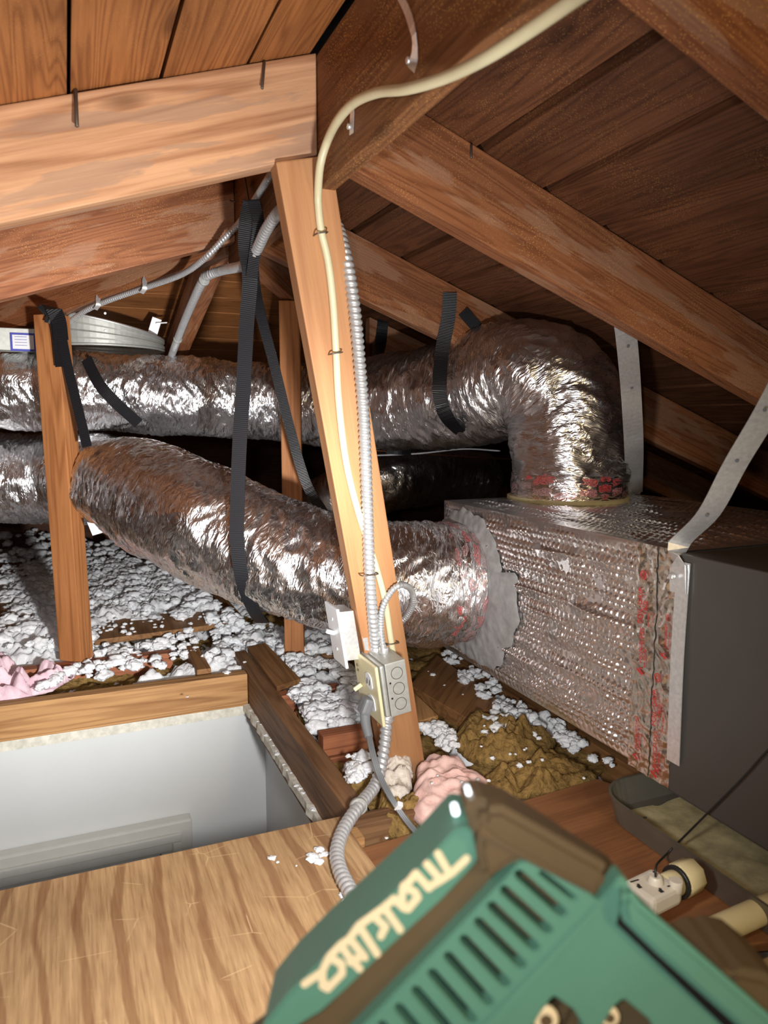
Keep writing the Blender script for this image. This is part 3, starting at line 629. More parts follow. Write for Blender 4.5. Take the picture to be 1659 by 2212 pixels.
wt = tube('signal_wire', [c+V((0, 0, .018)), c+V((.002, .002, .035)), aX(1440, 1845, .825), aX(1510, 1775, .835), aX(1600, 1685, .838), aX(1659, 1620, .835), aX(1740, 1540, .83)], .0016, 'black')
tag(wt, 'thin black wire rising from the float switch across the grey cabinet', 'wire')
for (a, b, lab) in (((1480, 2040), (1760, 1915), 'yellowed drain pipe entering from the right, upper of the pair'), ((1560, 2160), (1760, 2060), 'yellowed drain pipe entering from the right, lower of the pair')):
    p, q = aZ(*a, .03), aZ(*b, .03); o = cyl('drain_pipe', p, q, .0175, 'pvc', None, 28); tag(o, lab, 'pipe')
# ------------------------------------------------------------------ conduits and cables
def PYs(l): return [aY(x, y, Y) for x, y, Y in l]
def PXs(l): return [aX(x, y, X) for x, y, X in l]
main = conduit('flexible_conduit', PXs([(368, 775, .318), (400, 690, .318), (437, 608, .320), (450, 595, .325), (480, 584, .345), (530, 572, .355), (554, 540, .357), (576, 495, .357), (606, 455, .362)])+PBs([(650, 430, -.09), (700, 448, -.075), (728, 490, -.045), (740, 530, -.02), (753, 585, -.004), (767, 680, .006), (778, 800, .0125), (786, 900, .0125), (792, 1050, .0125), (799, 1250, .0125), (806, 1340, .0125)])+[aY(812, 1406, 1.30)], .0112, .0100)
tag(main, 'thick ribbed steel conduit passing behind the brace and down its front to the steel box', 'conduit')
thin = conduit('flexible_conduit', PYs([(98, 726, 2.46), (140, 702, 2.36), (180, 674, 2.27), (230, 651, 2.19), (310, 623, 2.07), (390, 594, 1.90), (440, 560, 1.745), (480, 520, 1.70)])+PXs([(520, 478, .362), (555, 425, .362), (583, 380, .362), (600, 350, .362)]), .0072, .0075)
tag(thin, 'thin ribbed steel conduit clipped below the dark rafter, rising to the brace', 'conduit')
for px, py, Y in ((212, 656, 2.215), (312, 620, 2.06)):
    p = aY(px, py, Y); ribbon('conduit_clip', [p+V((-.008, 0, -.016)), p+V((0, -.012, -.004)), p+V((0, -.008, .012)), p+V((.004, 0, .026))], (1, 0, 0), .012, .001, 'galv', thin, .003)
for px, py, X_ in ((441, 606, .320), (384, 733, .318)):
    p = aX(px, py, X_); cyl('conduit_clip', p-V((0, .004, -.001)), p+V((0, .004, -.001)), .0128, 'galv_dull', main, 20)
BXY = 1.215                                             # near face of the steel box
bp0 = aY(831, 1436, BXY)
loop = conduit('flexible_conduit', [aY(829, 1408, 1.27)]+PBs([(823, 1360, .010), (826, 1315, .014), (845, 1278, .016), (868, 1263, .010)])+PYs([(888, 1275, 1.34), (893, 1302, 1.37), (880, 1330, 1.40), (864, 1346, 1.42)]), .0065, .0062)
tag(loop, 'short looped steel conduit curling from the steel box round behind the brace', 'conduit')
low = conduit('flexible_conduit', PYs([(836, 1548, 1.27), (832, 1600, 1.25), (822, 1660, 1.22)])+[aZ(808, 1700, .035), aZ(778, 1738, .035), aZ(746, 1785, .032), aZ(729, 1832, .03), aZ(733, 1875, .03), aZ(757, 1925, .03), aZ(790, 1972, .03), aZ(830, 2020, .03), aZ(880, 2080, .03)], .0120, .0112)
tag(low, 'ribbed steel conduit snaking from the bottom of the steel box over the plywood edge', 'conduit')
cyl('conduit_clip', V(aZ(773, 1742, .034))-V((.0, .004, .0)), V(aZ(773, 1742, .034))+V((.002, .004, .0)), .0155, 'galv_dull', low, 20)
cable = tube('sheathed_cable', [aZ(1330, -60, 1.030), aZ(1240, 0, 1.030), aZ(1150, 62, 1.026), aZ(1050, 125, 1.024), aX(960, 168, .366), aX(880, 192, .360), aX(815, 200, .358), aX(765, 222, .358), aX(730, 260, .360), aX(707, 305, .366)]+[aX(692, 355, .362)]+PBs([(687, 415, .012), (688, 450, .0065), (694, 500, .0065), (708, 560, .0065), (719, 650, .0065), (726, 760, .0065), (732, 870, .0065), (748, 1000, .0065), (775, 1110, .0065), (805, 1200, .0065), (830, 1290, .0065), (844, 1380, .0065), (852, 1425, .0065)]), .0062, 'cream', step=.01, segs=12)
tag(cable, 'cream sheathed cable curving from the top down the face of the pale brace', 'cable')
def staple(px, py, off, parent, wpx=24, dx=0):
    a, b = aB(px-wpx/2, py+2, off), aB(px+wpx/2, py-2, off); k = V((0, .012, 0))
    tube('staple', [a+k, a+V((0, -.004, 0)), (a+b)/2+V((0, -.006, 0)), b+V((0, -.004, 0)), b+k], .0012, 'copper' if False else 'nail', parent, .003, 8)
for s_ in ((694, 504, .011), (726, 763, .011), (848, 1389, .011)): staple(*s_, cable)
staple(798, 1241, .023, main, 34)
# black electric cord on the far copper lines
for (l, r, m, lab) in (([(560, 945, 2.7), (660, 957, 2.62), (800, 972, 2.5), (1070, 990, 2.5), (1300, 1000, 2.6), (1440, 1003, 2.6), (1700, 1015, 2.6)], .0035, 'copper', 'copper line running level behind the brace and elbow duct'),
                       ([(780, 985, 2.52), (900, 980, 2.48), (1000, 970, 2.46), (1080, 974, 2.46)], .0028, 'paper', 'thin white wire sagging above the copper line by the elbow duct')):
    tag(tube('refrigerant_line' if m == 'copper' else 'thin_wire', PYs(l), r, m), lab, 'pipe' if m == 'copper' else 'wire')
# ------------------------------------------------------------------ steel device box with ivory plate
x0 = bp0.x; zt = bp0.z
eb = thing('outlet_box', (x0+.027, BXY+.05, zt-.11), 'large galvanised steel electrical box with an ivory outlet and switch plate low on the brace', 'electrical box')
D = aY(875, 1424, BXY).x-x0
tilt = Matrix.Translation((x0, BXY, zt)) @ Matrix.Rotation(radians(-8), 4, 'Y') @ Matrix.Translation((-x0, -BXY, -zt))
def TB(p): return tilt@V(p)
def tbox(name, a, b, mat, parent, bev=.0015):
    q = lambda z: [TB((a[0], a[1], z)), TB((b[0], a[1], z)), TB((b[0], b[1], z)), TB((a[0], b[1], z))]
    return hexa(name, q(a[2]), q(b[2]), mat, parent, frame3(TB(a), TB((a[0], a[1]+1, a[2]))-TB(a), V((0, 0, 1))), bev)
tbox('steel_box', (x0, BXY, zt-.104), (x0+D, BXY+.100, zt), 'galv_dull', eb)
tbox('cover_ring', (x0-.010, BXY+.002, zt-.104), (x0-.001, BXY+.100, zt-.002), 'galv_dull', eb, .004)
tbox('cover_ring', (x0-.015, BXY+.014, zt-.096), (x0-.0095, BXY+.088, zt-.010), 'galv_dull', eb, .003)
pp = tbox('face_plate', (x0-.022, BXY-.006, zt-.116), (x0-.0155, BXY+.110, zt+.002), 'ivory', eb, .003)
for k in range(3):                                      # knockouts on the near side
    ctr = (x0+D*.52, BXY, zt-.022-.030*k)
    vs, f_, n = [], [], 28
    for i in range(n):
        for q in (.0108, .0120): vs.append(TB((ctr[0]+cos(2*pi*i/n)*q, BXY-.0009, ctr[2]+sin(2*pi*i/n)*q)))
    f_ = [(2*i, 2*i+1, (2*i+3) % (2*n), (2*i+2) % (2*n)) for i in range(n)]; mesh('knockout', vs, f_, 'nail', eb)
for k in range(2):
    c_ = TB((x0+D*.14, BXY-.0012, zt-.038-.030*k)); cyl('screw_hole', c_, c_+V((0, .001, 0)), .002, 'black', eb, 12)
def onplate(px, py): return aX(px, py, x0-.0225)
def plate_disc(name, cy, cz, ry, rz, mat, th=.002, off=0):
    vs, n = [], 32
    for s_ in (0, 1):
        for i in range(n): vs.append(TB((x0-.0225-off-th*s_, cy+ry*max(-.82, min(.82, cos(2*pi*i/n))), cz+rz*sin(2*pi*i/n))))
    f_ = [(i, (i+1) % n, n+(i+1) % n, n+i) for i in range(n)]+[tuple(n+i for i in range(n))]; return mesh(name, vs, f_, mat, eb)
ou = plate_disc('outlet_face', BXY+.032, zt-.036, .018, .0165, 'white_plastic'); plate_disc('outlet_face', BXY+.032, zt-.080, .018, .0165, 'white_plastic')
for dy in (-.006, .006):
    a = TB((x0-.0255, BXY+.032+dy-.001, zt-.042)); b = TB((x0-.0247, BXY+.032+dy+.001, zt-.031)); mesh('outlet_slot', [a, V((b.x, a.y, a.z)), V((b.x, b.y, a.z)), V((a.x, b.y, a.z)), V((a.x, a.y, b.z)), V((b.x, a.y, b.z)), V((b.x, b.y, b.z)), V((a.x, b.y, b.z))], BF, 'black', ou)
a, b = TB((x0-.0225, BXY+.082, zt-.060)), TB((x0-.038, BXY+.085, zt-.068)); beam('toggle', a, b, (0, 0, 1), .008, .006, 'ivory', eb, .0015)
for dz, s_ in ((-.020, 'lo'), (-.030, 'sn')):           # pencilled note on the plate
    text('pencil_note', s_, TB((x0-.0227, BXY+.098, zt+dz-.006)), TB((x0, 0, zt))-TB((x0, .01, zt)), (0, 0, 1), .013, 'nail', eb, .0001, .3)
cyl('conduit_fitting', aY(812, 1402, 1.30)-V((0, 0, .006)), aY(812, 1402, 1.30)+V((0, 0, .006)), .0145, 'galv', eb); cyl('conduit_fitting', aY(829, 1405, 1.27)-V((0, 0, .006)), aY(829, 1405, 1.27)+V((0, 0, .007)), .0095, 'galv', eb)
cyl('conduit_fitting', aY(837, 1546, 1.27)-V((0, 0, .010)), aY(837, 1546, 1.27)+V((0, 0, .006)), .0135, 'galv', eb)
br_ = [aY(777, 1352, 1.29), aY(791, 1350, 1.29), aY(797, 1405, 1.296), aY(789, 1405, 1.296)]
mesh('mounting_ear', br_+[p+V((0, .0015, 0)) for p in br_], BF, 'galv', eb)
# plug and cord
pc = TB((x0-.024, BXY+.032, zt-.080))
pg = thing('power_cord', pc, 'grey right-angle plug in the ivory plate with a grey cord running down', 'power cord')
pdn = V((.012, -.012, -.06)).normalized()
beam('plug_body', pc+V((-.006, 0, .012)), pc+V((-.018, 0, .010))+V((0, 0, -.028)), (0, 1, 0), .028, .020, 'grey_rubber', pg, .006)
sweep('strain_relief', spline([pc+V((-.014, 0, -.010)), pc+V((-.014, -.004, -.035)), pc+V((-.010, -.010, -.062))], .003), lambda s, th: .0105-.045*s, 'grey_rubber', pg, 14)
cp = [pc+V((-.010, -.008, -.055)), aY(806, 1630, 1.19), aY(822, 1680, 1.16), aZ(848, 1728, .05), aZ(880, 1775, .022), aZ(915, 1815, .014), aZ(950, 1850, .012), aZ(1000, 1900, .012)]
for k in (-1, 0, 1):
    tube('cord_strand', [p+RT*(.0034*k) for p in cp], .0024, 'grey_rubber', pg, .01, 8)
p = aZ(858, 1740, .042); beam('cord_tag', p-V((.004, .004, -.003)), p+V((.005, -.006, -.001)), RT, .015, .009, 'paper', pg, .001)
# small box with white switch
sx = aY(741, 1380, 1.27).x
sb = thing('light_switch', (sx+.02, 1.30, .2), 'white toggle switch plate on a small steel box at the left edge of the brace', 'light switch')
tn, bn_ = aX(733, 1316, sx), aX(755, 1432, sx)
sy = tn.y; sz = tn.z; shb = .114
def TS(x, y, z): k = (sz-z)/shb; return V((sx+x+k*(bn_.x-tn.x+.018), y, z))
def sbox(name, a, b, mat, bev=.0015):
    q = lambda z: [TS(a[0], a[1], z), TS(b[0], a[1], z), TS(b[0], b[1], z), TS(a[0], b[1], z)]
    return hexa(name, q(a[2]), q(b[2]), mat, sb, frame3(TS(*a), (0, 1, 0), (0, 0, 1)), bev)
sbox('face_plate', (-.006, sy, sz-.118), (0, sy+.072, sz), 'white_plastic', .002)
sbox('steel_box', (.001, sy+.008, sz-.105), (.030, sy+.062, sz-.008), 'galv', .001)
a = TS(-.006, sy+.036, sz-.056); beam('toggle', a, a+V((-.017, 0, .006)), (0, 0, 1), .008, .007, 'white_plastic', sb, .0015)
for dz in (.028, .088): a = TS(-.0062, sy+.036, sz-dz); cyl('screw', a, a+V((-.0012, 0, 0)), .003, 'paper', sb, 12)
# ------------------------------------------------------------------ drum, junction box
dr = thing('steel_drum', (.16, 2.62, .9), 'round galvanised sheet metal collar below the roof boards behind the thin conduit', 'vent collar')
dc = aY(216, 748, 2.62); dc.z = .922; DR = .198
def drumtop(th): return .112-.05*(1+cos(th))*.8
def drumf(a, b):
    th = a*2*pi; h = drumtop(th); r = DR+(.003 if int(b*4) % 2 else 0); return V((dc.x+cos(th)*r, dc.y+sin(th)*r, dc.z+h*b))
sheet('drum_wall', drumf, 73, 17, 'galv_dull', dr, False)
tube('top_rim', [V((dc.x+cos(t_)*DR, dc.y+sin(t_)*DR, dc.z+drumtop(t_))) for t_ in [2*pi*k/36 for k in range(37)]], .004, 'galv', dr, segs=6)
tube('bottom_rim', [V((dc.x+cos(t_)*DR, dc.y+sin(t_)*DR, dc.z)) for t_ in [2*pi*k/36 for k in range(37)]], .004, 'galv_dull', dr, segs=6)
for px, py in ((227, 677), (228, 715)): p = aY(px, py, 2.421); cyl('rivet', p, p+V((0, -.004, 0)), .004, 'galv', dr, 10)
p = aY(336, 708, 2.56); beam('bracket', p+V((-.012, 0, -.025)), p+V((.006, 0, .03)), (1, 0, 0), .03, .003, 'galv', dr, .0005); beam('bracket', p+V((.0, -.01, .012)), p+V((.035, -.01, .016)), (0, 1, 0), .02, .003, 'galv', dr, .0005)
p0 = aY(62, 732, 2.46); jb = thing('junction_box', p0-V((0, 0, .03)), 'small grey steel junction box with a blue-bordered label at the far left under the rafter', 'junction box')
box('steel_box', p0.x-.085, p0.x+.07, 2.445, 2.52, p0.z-.035, p0.z+.028, 'galv_dull', jb)
q = aY(50, 736, 2.443); box('label_border', q.x-.034, q.x+.034, 2.442, 2.4435, q.z-.03, q.z+.022, 'blue', jb, 0); box('label_paper', q.x-.028, q.x+.028, 2.4405, 2.4415, q.z-.024, q.z+.016, 'paper', jb, 0)
for k in range(4): box('label_line', q.x-.022, q.x+.010, 2.4395, 2.440, q.z+.010-.008*k, q.z+.0112-.008*k, 'blue', jb, 0)
# small metal straps on the ridge
ms = ribbon('metal_strap', [aX(858, -20, .352), aX(880, 25, .352), aX(894, 75, .35), aX(896, 120, .358), aX(888, 150, .370)], (0, .8, .3), .010, .001, 'galv')
tag(ms, 'bent thin steel strap dangling on the speckled ridge board above the cream cable', 'metal strap'); p = aX(889, 132, .366); cyl('screw', p, p+V((-.006, 0, 0)), .004, 'galv', ms, 10)
ms = ribbon('metal_strap', [aX(761, 238, .3745), aX(760, 262, .3745), aX(759, 290, .3745)], (0, 1, 0), .014, .001, 'galv')
tag(ms, 'short steel strap end screwed to the ridge board inside the curve of the cream cable', 'metal strap'); p = aX(758, 274, .373); cyl('screw', p, p+V((-.005, 0, 0)), .004, 'galv', ms, 10)
p = aY(1657, 310, 1.0); tag(ribbon('metal_strap', [p+V((-.01, 0, .01)), p+V((.02, 0, -.01)), p+V((.06, .01, -.03))], (0, 0, 1), .02, .001, 'galv'), 'bright metal strap tip poking in at the right edge under the roof boards', 'metal strap')
# ------------------------------------------------------------------ black webbing straps
def strap(parts, label, mat='web', w=.025):
    t = thing('duct_strap', parts[0][0][0], label, 'strap', 'black webbing straps holding the ducts')
    for pts, wd, *ww in parts: ribbon('webbing', pts, wd, ww[0] if ww else w, .0022, mat, t, .012)
    return t
R_ = RT
def yy(l): return [aY(x, y, Y) for x, y, Y in l]
strap([(yy([(100, 682, 2.26), (118, 690, 2.25), (126, 720, 2.245), (134, 792, 2.24)]), R_, .036),
       (yy([(92, 676, 2.27), (112, 668, 2.245), (126, 690, 2.235), (132, 735, 2.235)]), RT+V((0, 0, -.2)), .040),
       (yy([(128, 700, 2.24), (146, 790, 2.23), (163, 860, 2.20), (180, 930, 2.17), (188, 965, 2.16)]), R_, .026),
       (yy([(186, 775, 2.42), (215, 830, 2.38), (250, 870, 2.36), (300, 915, 2.36)]), RT*.8+V((0, 0, .6)), .034)],
      'black webbing strap folded over the top of the left post by the front duct')
strap([(PXs([(530, 392, .366), (536, 425, .360), (541, 455, .352)]), (0, .5, 1), .022),
       (yy([(544, 436, 1.42), (534, 480, 1.46), (532, 540, 1.50), (540, 600, 1.54), (533, 700, 1.58), (526, 830, 1.60), (518, 950, 1.60), (513, 1080, 1.60), (513, 1180, 1.595), (526, 1262, 1.61), (552, 1325, 1.655), (568, 1345, 1.74), (560, 1330, 1.86)]), R_, .031),
       (yy([(552, 470, 1.47), (545, 560, 1.56), (556, 650, 1.80), (590, 780, 1.90), (630, 940, 1.90), (662, 1045, 1.86), (700, 1110, 1.80)]), R_, .026),
       (yy([(548, 432, 1.40), (558, 480, 1.44), (552, 540, 1.48), (543, 600, 1.53)]), R_, .022)],
      'long black webbing strap hanging left of the brace and looped around the front duct')
strap([(yy([(828, 690, 2.35), (822, 740, 2.31), (808, 790, 2.16), (800, 840, 2.10)]), R_, .036)], 'short black strap behind the conduit, dropping onto the back duct beside the brace')
strap([(yy([(972, 632, 1.752), (968, 690, 1.745), (955, 760, 1.73), (950, 850, 1.685), (968, 905, 1.70), (1010, 947, 1.77)]), R_, .036)], 'black webbing strap draped over the back duct just left of its elbow')
strap([(yy([(1000, 672, 1.752), (1015, 690, 1.748), (1038, 716, 1.745)]), RT+V((0, 0, .8)), .030)], 'black strap end tucked between the reddish rafter and the top of the elbow duct')
strap([(yy([(835, 972, 2.44), (860, 975, 2.43), (888, 976, 2.44)]), V((0, 0, 1)), .025)], 'short black strap band wrapped on the copper line near the brace')
# ------------------------------------------------------------------ insulation
def excluded(x, y): return x < .50 and y < 2.03
def hfield(name, x0, x1, y0, y1, st, hf, mat, label):
    nx, ny = int((x1-x0)/st)+1, int((y1-y0)/st)+1; vs, idx, fs = [], {}, []
    for i in range(nx):
        for j in range(ny):
            x, y = x0+i*st, y0+j*st
            if excluded(x, y): continue
            z = hf(x, y); idx[i, j] = len(vs); vs.append(V((x, y, z)))
    for i in range(nx-1):
        for j in range(ny-1):
            k = [idx.get(q) for q in ((i, j), (i+1, j), (i+1, j+1), (i, j+1))]
            if None not in k: fs.append(tuple(k))
    o = mesh(name, vs, fs, mat, smooth=True); return tag(o, label, 'insulation', kind='stuff')
def gold(x, y): p = V((x*16, y*16, 0)); return -.052+.028*noise.noise(p)+.012*noise.noise(p*3.1)+.004*noise.noise(p*9)
hfield('glass_wool_batts', -1.3, 1.9, 1.20, 4.4, .014, gold, 'gold_fluff', 'brownish yellow glass wool lying between the joists under the white fluff')
MO = [(.55, 2.0, .14, .035), (.60, 1.72, .11, .040), (.35, 2.15, .12, .03), (.18, 2.12, .05, .02), (.75, 2.35, .2, .03), (-.1, 2.5, .2, .035), (.0, 3.1, .35, .06), (.5, 3.2, .35, .05), (-.35, 2.7, .25, .04), (.2, 2.75, .25, .04), (-.05, 3.6, .5, .10), (.98, 1.75, .05, .03), (1.0, 1.6, .05, .03), (1.03, 1.45, .05, .03), (.50, 2.32, .12, .035), (.80, 1.38, .05, .03)]
def white(x, y):
    h = -.075
    for a, b, r, k in MO: h += (k+.045)*math.exp(-((x-a)**2+(y-b)**2)/(r*r))*.9
    h = min(h, .035)
    p = V((x*30, y*30, 2)); b_ = noise.cell(p) if False else 0
    d = noise.voronoi(V((x*38, y*38, 0)))[0][0]; d2 = noise.voronoi(V((x*85, y*85, 3)))[0][0]
    return h+.020*(1-d*1.6)+.008*(1-d2)+.022*noise.noise(V((x*9, y*9, 4)))-.01
hfield('blown_insulation', -1.3, 1.9, 1.22, 4.4, .0075, white, 'white_fluff', 'fluffy white blown insulation spread between the joists')
ico = None
SH = []
def lumps(name, items, mat, label, sub=3, kindstuff=True):
    global SH
    if not SH:
        bm = bmesh.new(); bmesh.ops.create_icosphere(bm, subdivisions=3, radius=1); bv = [v.co.copy() for v in bm.verts]; bf = [tuple(v.index for v in f.verts) for f in bm.faces]; bm.free()
        for q in range(20):
            o = V((q*7.3, q*3.1, 0)); sh = []
            for c in bv:
                b1 = 1-1.5*noise.voronoi(c*1.5+o)[0][0]; k = .78+.42*b1+.35*noise.noise(c*1.6+o)+.16*noise.noise(c*5+o); sh.append(c*k)
            SH.append(sh)
        SH.append(bf)
    vs, fs, bf = [], [], SH[-1]
    for (p, r, fz) in items:
        b = len(vs); an = random.uniform(0, 6.28); ca, sa = cos(an)*r, sin(an)*r; sx_ = random.uniform(.8, 1.4)
        vs += [(p.x+(c.x*ca*sx_-c.y*sa), p.y+(c.x*sa*sx_+c.y*ca), p.z+c.z*r*fz) for c in random.choice(SH[:-1])]
        fs += [tuple(b+i for i in f) for f in bf]
    o = mesh(name, vs, fs, mat, smooth=True); tag(o, label, 'insulation', kind='stuff' if kindstuff else None); return o
def inpoly(x, y, P):
    c = False; j = len(P)-1
    for i in range(len(P)):
        if (P[i][1] > y) != (P[j][1] > y) and x < (P[j][0]-P[i][0])*(y-P[i][1])/(P[j][1]-P[i][1])+P[i][0]: c = not c
        j = i
    return c
def scatter(poly, n, z, r0, r1, fz=.7):
    xs_, ys_ = [p[0] for p in poly], [p[1] for p in poly]; out = []
    while len(out) < n:
        x, y = random.uniform(min(xs_), max(xs_)), random.uniform(min(ys_), max(ys_))
        if not inpoly(x, y, poly): continue
        p = aZ(x, y, z); 
        if excluded(p.x, p.y) and z < .01: continue
        cl = noise.noise(V((p.x*12, p.y*12, 9)))
        if cl < -.08: n -= 1 if random.random() < .5 else 0; continue
        r = random.uniform(r0, r1)*(.7+random.random()*.8); p.z = z+random.uniform(-.004, .012)*(1+cl); out.append((p, r, fz))
    return out
it = []
it += scatter([(0, 1150), (120, 1150), (260, 1180), (450, 1290), (400, 1320), (200, 1290), (205, 1400), (130, 1400), (0, 1400)], 520, .02, .012, .026)
it += scatter([(205, 1170), (400, 1260), (520, 1345), (360, 1330), (205, 1300)], 330, .025, .010, .024)
it += scatter([(205, 1300), (500, 1330), (520, 1350), (205, 1385)], 90, .016, .003, .008)
it += scatter([(200, 1395), (560, 1350), (600, 1400), (500, 1440), (400, 1425), (240, 1470), (60, 1500), (180, 1430)], 230, -.006, .008, .017)
it += scatter([(600, 1400), (700, 1390), (790, 1480), (790, 1560), (680, 1580), (690, 1620), (640, 1540), (600, 1490), (650, 1470)], 420, -.006, .008, .018)
it += scatter([(900, 1570), (960, 1560), (1000, 1640), (910, 1620)], 70, -.008, .007, .014)
it += scatter([(940, 1395), (970, 1400), (1130, 1520), (1180, 1600), (1120, 1590), (1040, 1530)], 130, .004, .006, .013)
it += scatter([(1180, 1540), (1300, 1640), (1360, 1660), (1280, 1650), (1200, 1600)], 50, .0, .005, .012)
it += scatter([(1000, 1530), (1110, 1540), (1130, 1590), (1060, 1600)], 60, .008, .006, .012)
it += scatter([(0, 1200), (70, 1230), (60, 1340), (0, 1345)], 26, .032, .003, .010)
it += scatter([(1000, 1560), (1200, 1600), (1280, 1680), (1060, 1720), (1000, 1640)], 26, .030, .002, .006)
it += scatter([(905, 1640), (975, 1635), (1050, 1690), (950, 1770)], 10, .026, .002, .004)
it += scatter([(745, 1640), (780, 1620), (800, 1680), (760, 1700)], 30, .012, .007, .014)
lumps('blown_insulation', it, 'white_fluff', 'loose white insulation clumps heaped over boards and between joists', 2)
ch_ = []
for x, y, r in ((690, 1835, .010), (700, 1845, .008), (676, 1852, .012), (688, 1860, .009), (588, 1853, .006), (600, 1862, .003), (735, 1905, .007), (745, 1930, .008), (757, 1955, .007), (765, 1970, .008), (640, 1870, .002), (745, 1945, .006), (1040, 1797, .003), (835, 1810, .003), (812, 1935, .006)):
    ch_.append((aZ(x, y, .019), r, .35))
for x, y, r in ((935, 1457, .008), (960, 1480, .003), (1000, 1500, .003), (925, 1450, .002)): ch_.append((aZ(x, y, .003), r, .5))
for x, y, r in ((490, 1452, .012), (405, 1505, .004), (528, 1430, .006)): ch_.append((aZ(x, y, .004), r, .4))
for i in range(26): ch_.append((V((.428+random.uniform(-.008, .0), random.uniform(1.22, 1.97), -.088)), random.uniform(.002, .006), .5))
lumps('insulation_crumbs', ch_, 'white_fluff', 'white insulation crumbs on the plywood sheet and boards', 2)
def blob(name, px, z, thick, mat, label, fr=14, res=70, group=None, fold=.5):
    """wool tuft filling a photo outline lying at height z"""
    xs_ = [p[0] for p in px]; ys_ = [p[1] for p in px]; q = [aZ(x, y, z) for x, y in px]; c = sum(q, V())/len(q)
    P2 = [(p.x, p.y) for p in q]; n = 96; nr = 26; rad = []
    for k in range(n):
        a = 2*pi*k/n; d = (cos(a), sin(a)); r = 0
        while inpoly(c.x+d[0]*r, c.y+d[1]*r, P2) and r < 1: r += .002
        rad.append(max(r, .01))
    rad = [(rad[k-1]+rad[k]+rad[(k+1) % n])/3 for k in range(n)]
    vs, fs = [], []
    for i in range(nr+1):
        f = i/nr
        for k in range(n):
            a = 2*pi*k/n; r = rad[k]*f*(1+.10*noise.noise(V((cos(a)*6, sin(a)*6, f*3+z))))
            x, y = c.x+cos(a)*r, c.y+sin(a)*r; pn = V((x*fr, y*fr, z*9+len(label)))
            h = thick*(1-f**4)**.6*(1-fold*.5+fold*(1-2.6*abs(noise.noise(pn*1.2+V((noise.noise(pn*.8), 0, 0)))))+.45*noise.noise(pn*3.2)+.2*noise.noise(pn*8))
            vs.append(V((x, y, z-.012+max(h, 0)*1.0)))
        if i:
            b = (i-1)*n; fs += [(b+k, b+n+k, b+n+(k+1) % n, b+(k+1) % n) for k in range(n)]
    fs.append(tuple(nr*n+k for k in range(n))[::-1])
    o = mesh(name, vs, fs, mat, smooth=True); return tag(o, label, 'insulation', group)
blob('glass_wool_tuft', [(985, 1575), (1030, 1545), (1080, 1545), (1130, 1590), (1200, 1595), (1180, 1630), (1110, 1650), (1040, 1650), (990, 1615)], .0, .045, 'gold_fluff', 'golden brown glass wool clump right of the brace foot, upper of two')
blob('glass_wool_tuft', [(1050, 1680), (1100, 1650), (1180, 1625), (1240, 1640), (1290, 1678), (1200, 1705), (1100, 1722), (1040, 1722)], -.004, .035, 'gold_fluff', 'yellow glass wool pad lying against the platform board edge')
blob('glass_wool_tuft', [(810, 1745), (850, 1730), (905, 1745), (925, 1775), (880, 1810), (830, 1800)], -.03, .045, 'gold_fluff', 'olive glass wool clump under the grey cord at the platform corner')
blob('glass_wool_tuft', [(735, 1690), (760, 1665), (800, 1650), (810, 1680), (790, 1730), (755, 1735)], -.03, .04, 'gold_fluff', 'small olive glass wool clump between the worn hatch board and the conduit')
blob('pink_wool_tuft', [(905, 1640), (940, 1610), (975, 1635), (1010, 1660), (1058, 1690), (1040, 1720), (1010, 1755), (950, 1775), (905, 1780), (885, 1745), (900, 1690)], -.005, .034, 'pink_fluff', 'pink glass wool clump beside the foot of the brace', 9, fold=.55)
blob('pink_wool_tuft', [(-40, 1440), (10, 1432), (45, 1455), (70, 1475), (75, 1500), (30, 1515), (-40, 1520)], -.01, .045, 'pale_pink', 'pale pink wool clump at the far left behind the tan hatch board', 11, fold=.8)
blob('pink_wool_tuft', [(55, 1470), (95, 1445), (170, 1432), (160, 1455), (110, 1485), (60, 1500)], -.008, .035, 'pale_pink', 'pale pink wool wisp touching the reddish joist left of the post', 11, fold=.8)
blob('torn_wool_tuft', [(832, 1640), (850, 1600), (880, 1615), (892, 1660), (885, 1715), (850, 1725), (820, 1710)], -.01, .03, 'pale_wool', 'pale torn wool tuft between the conduit and the brace foot', 16, fold=.6)
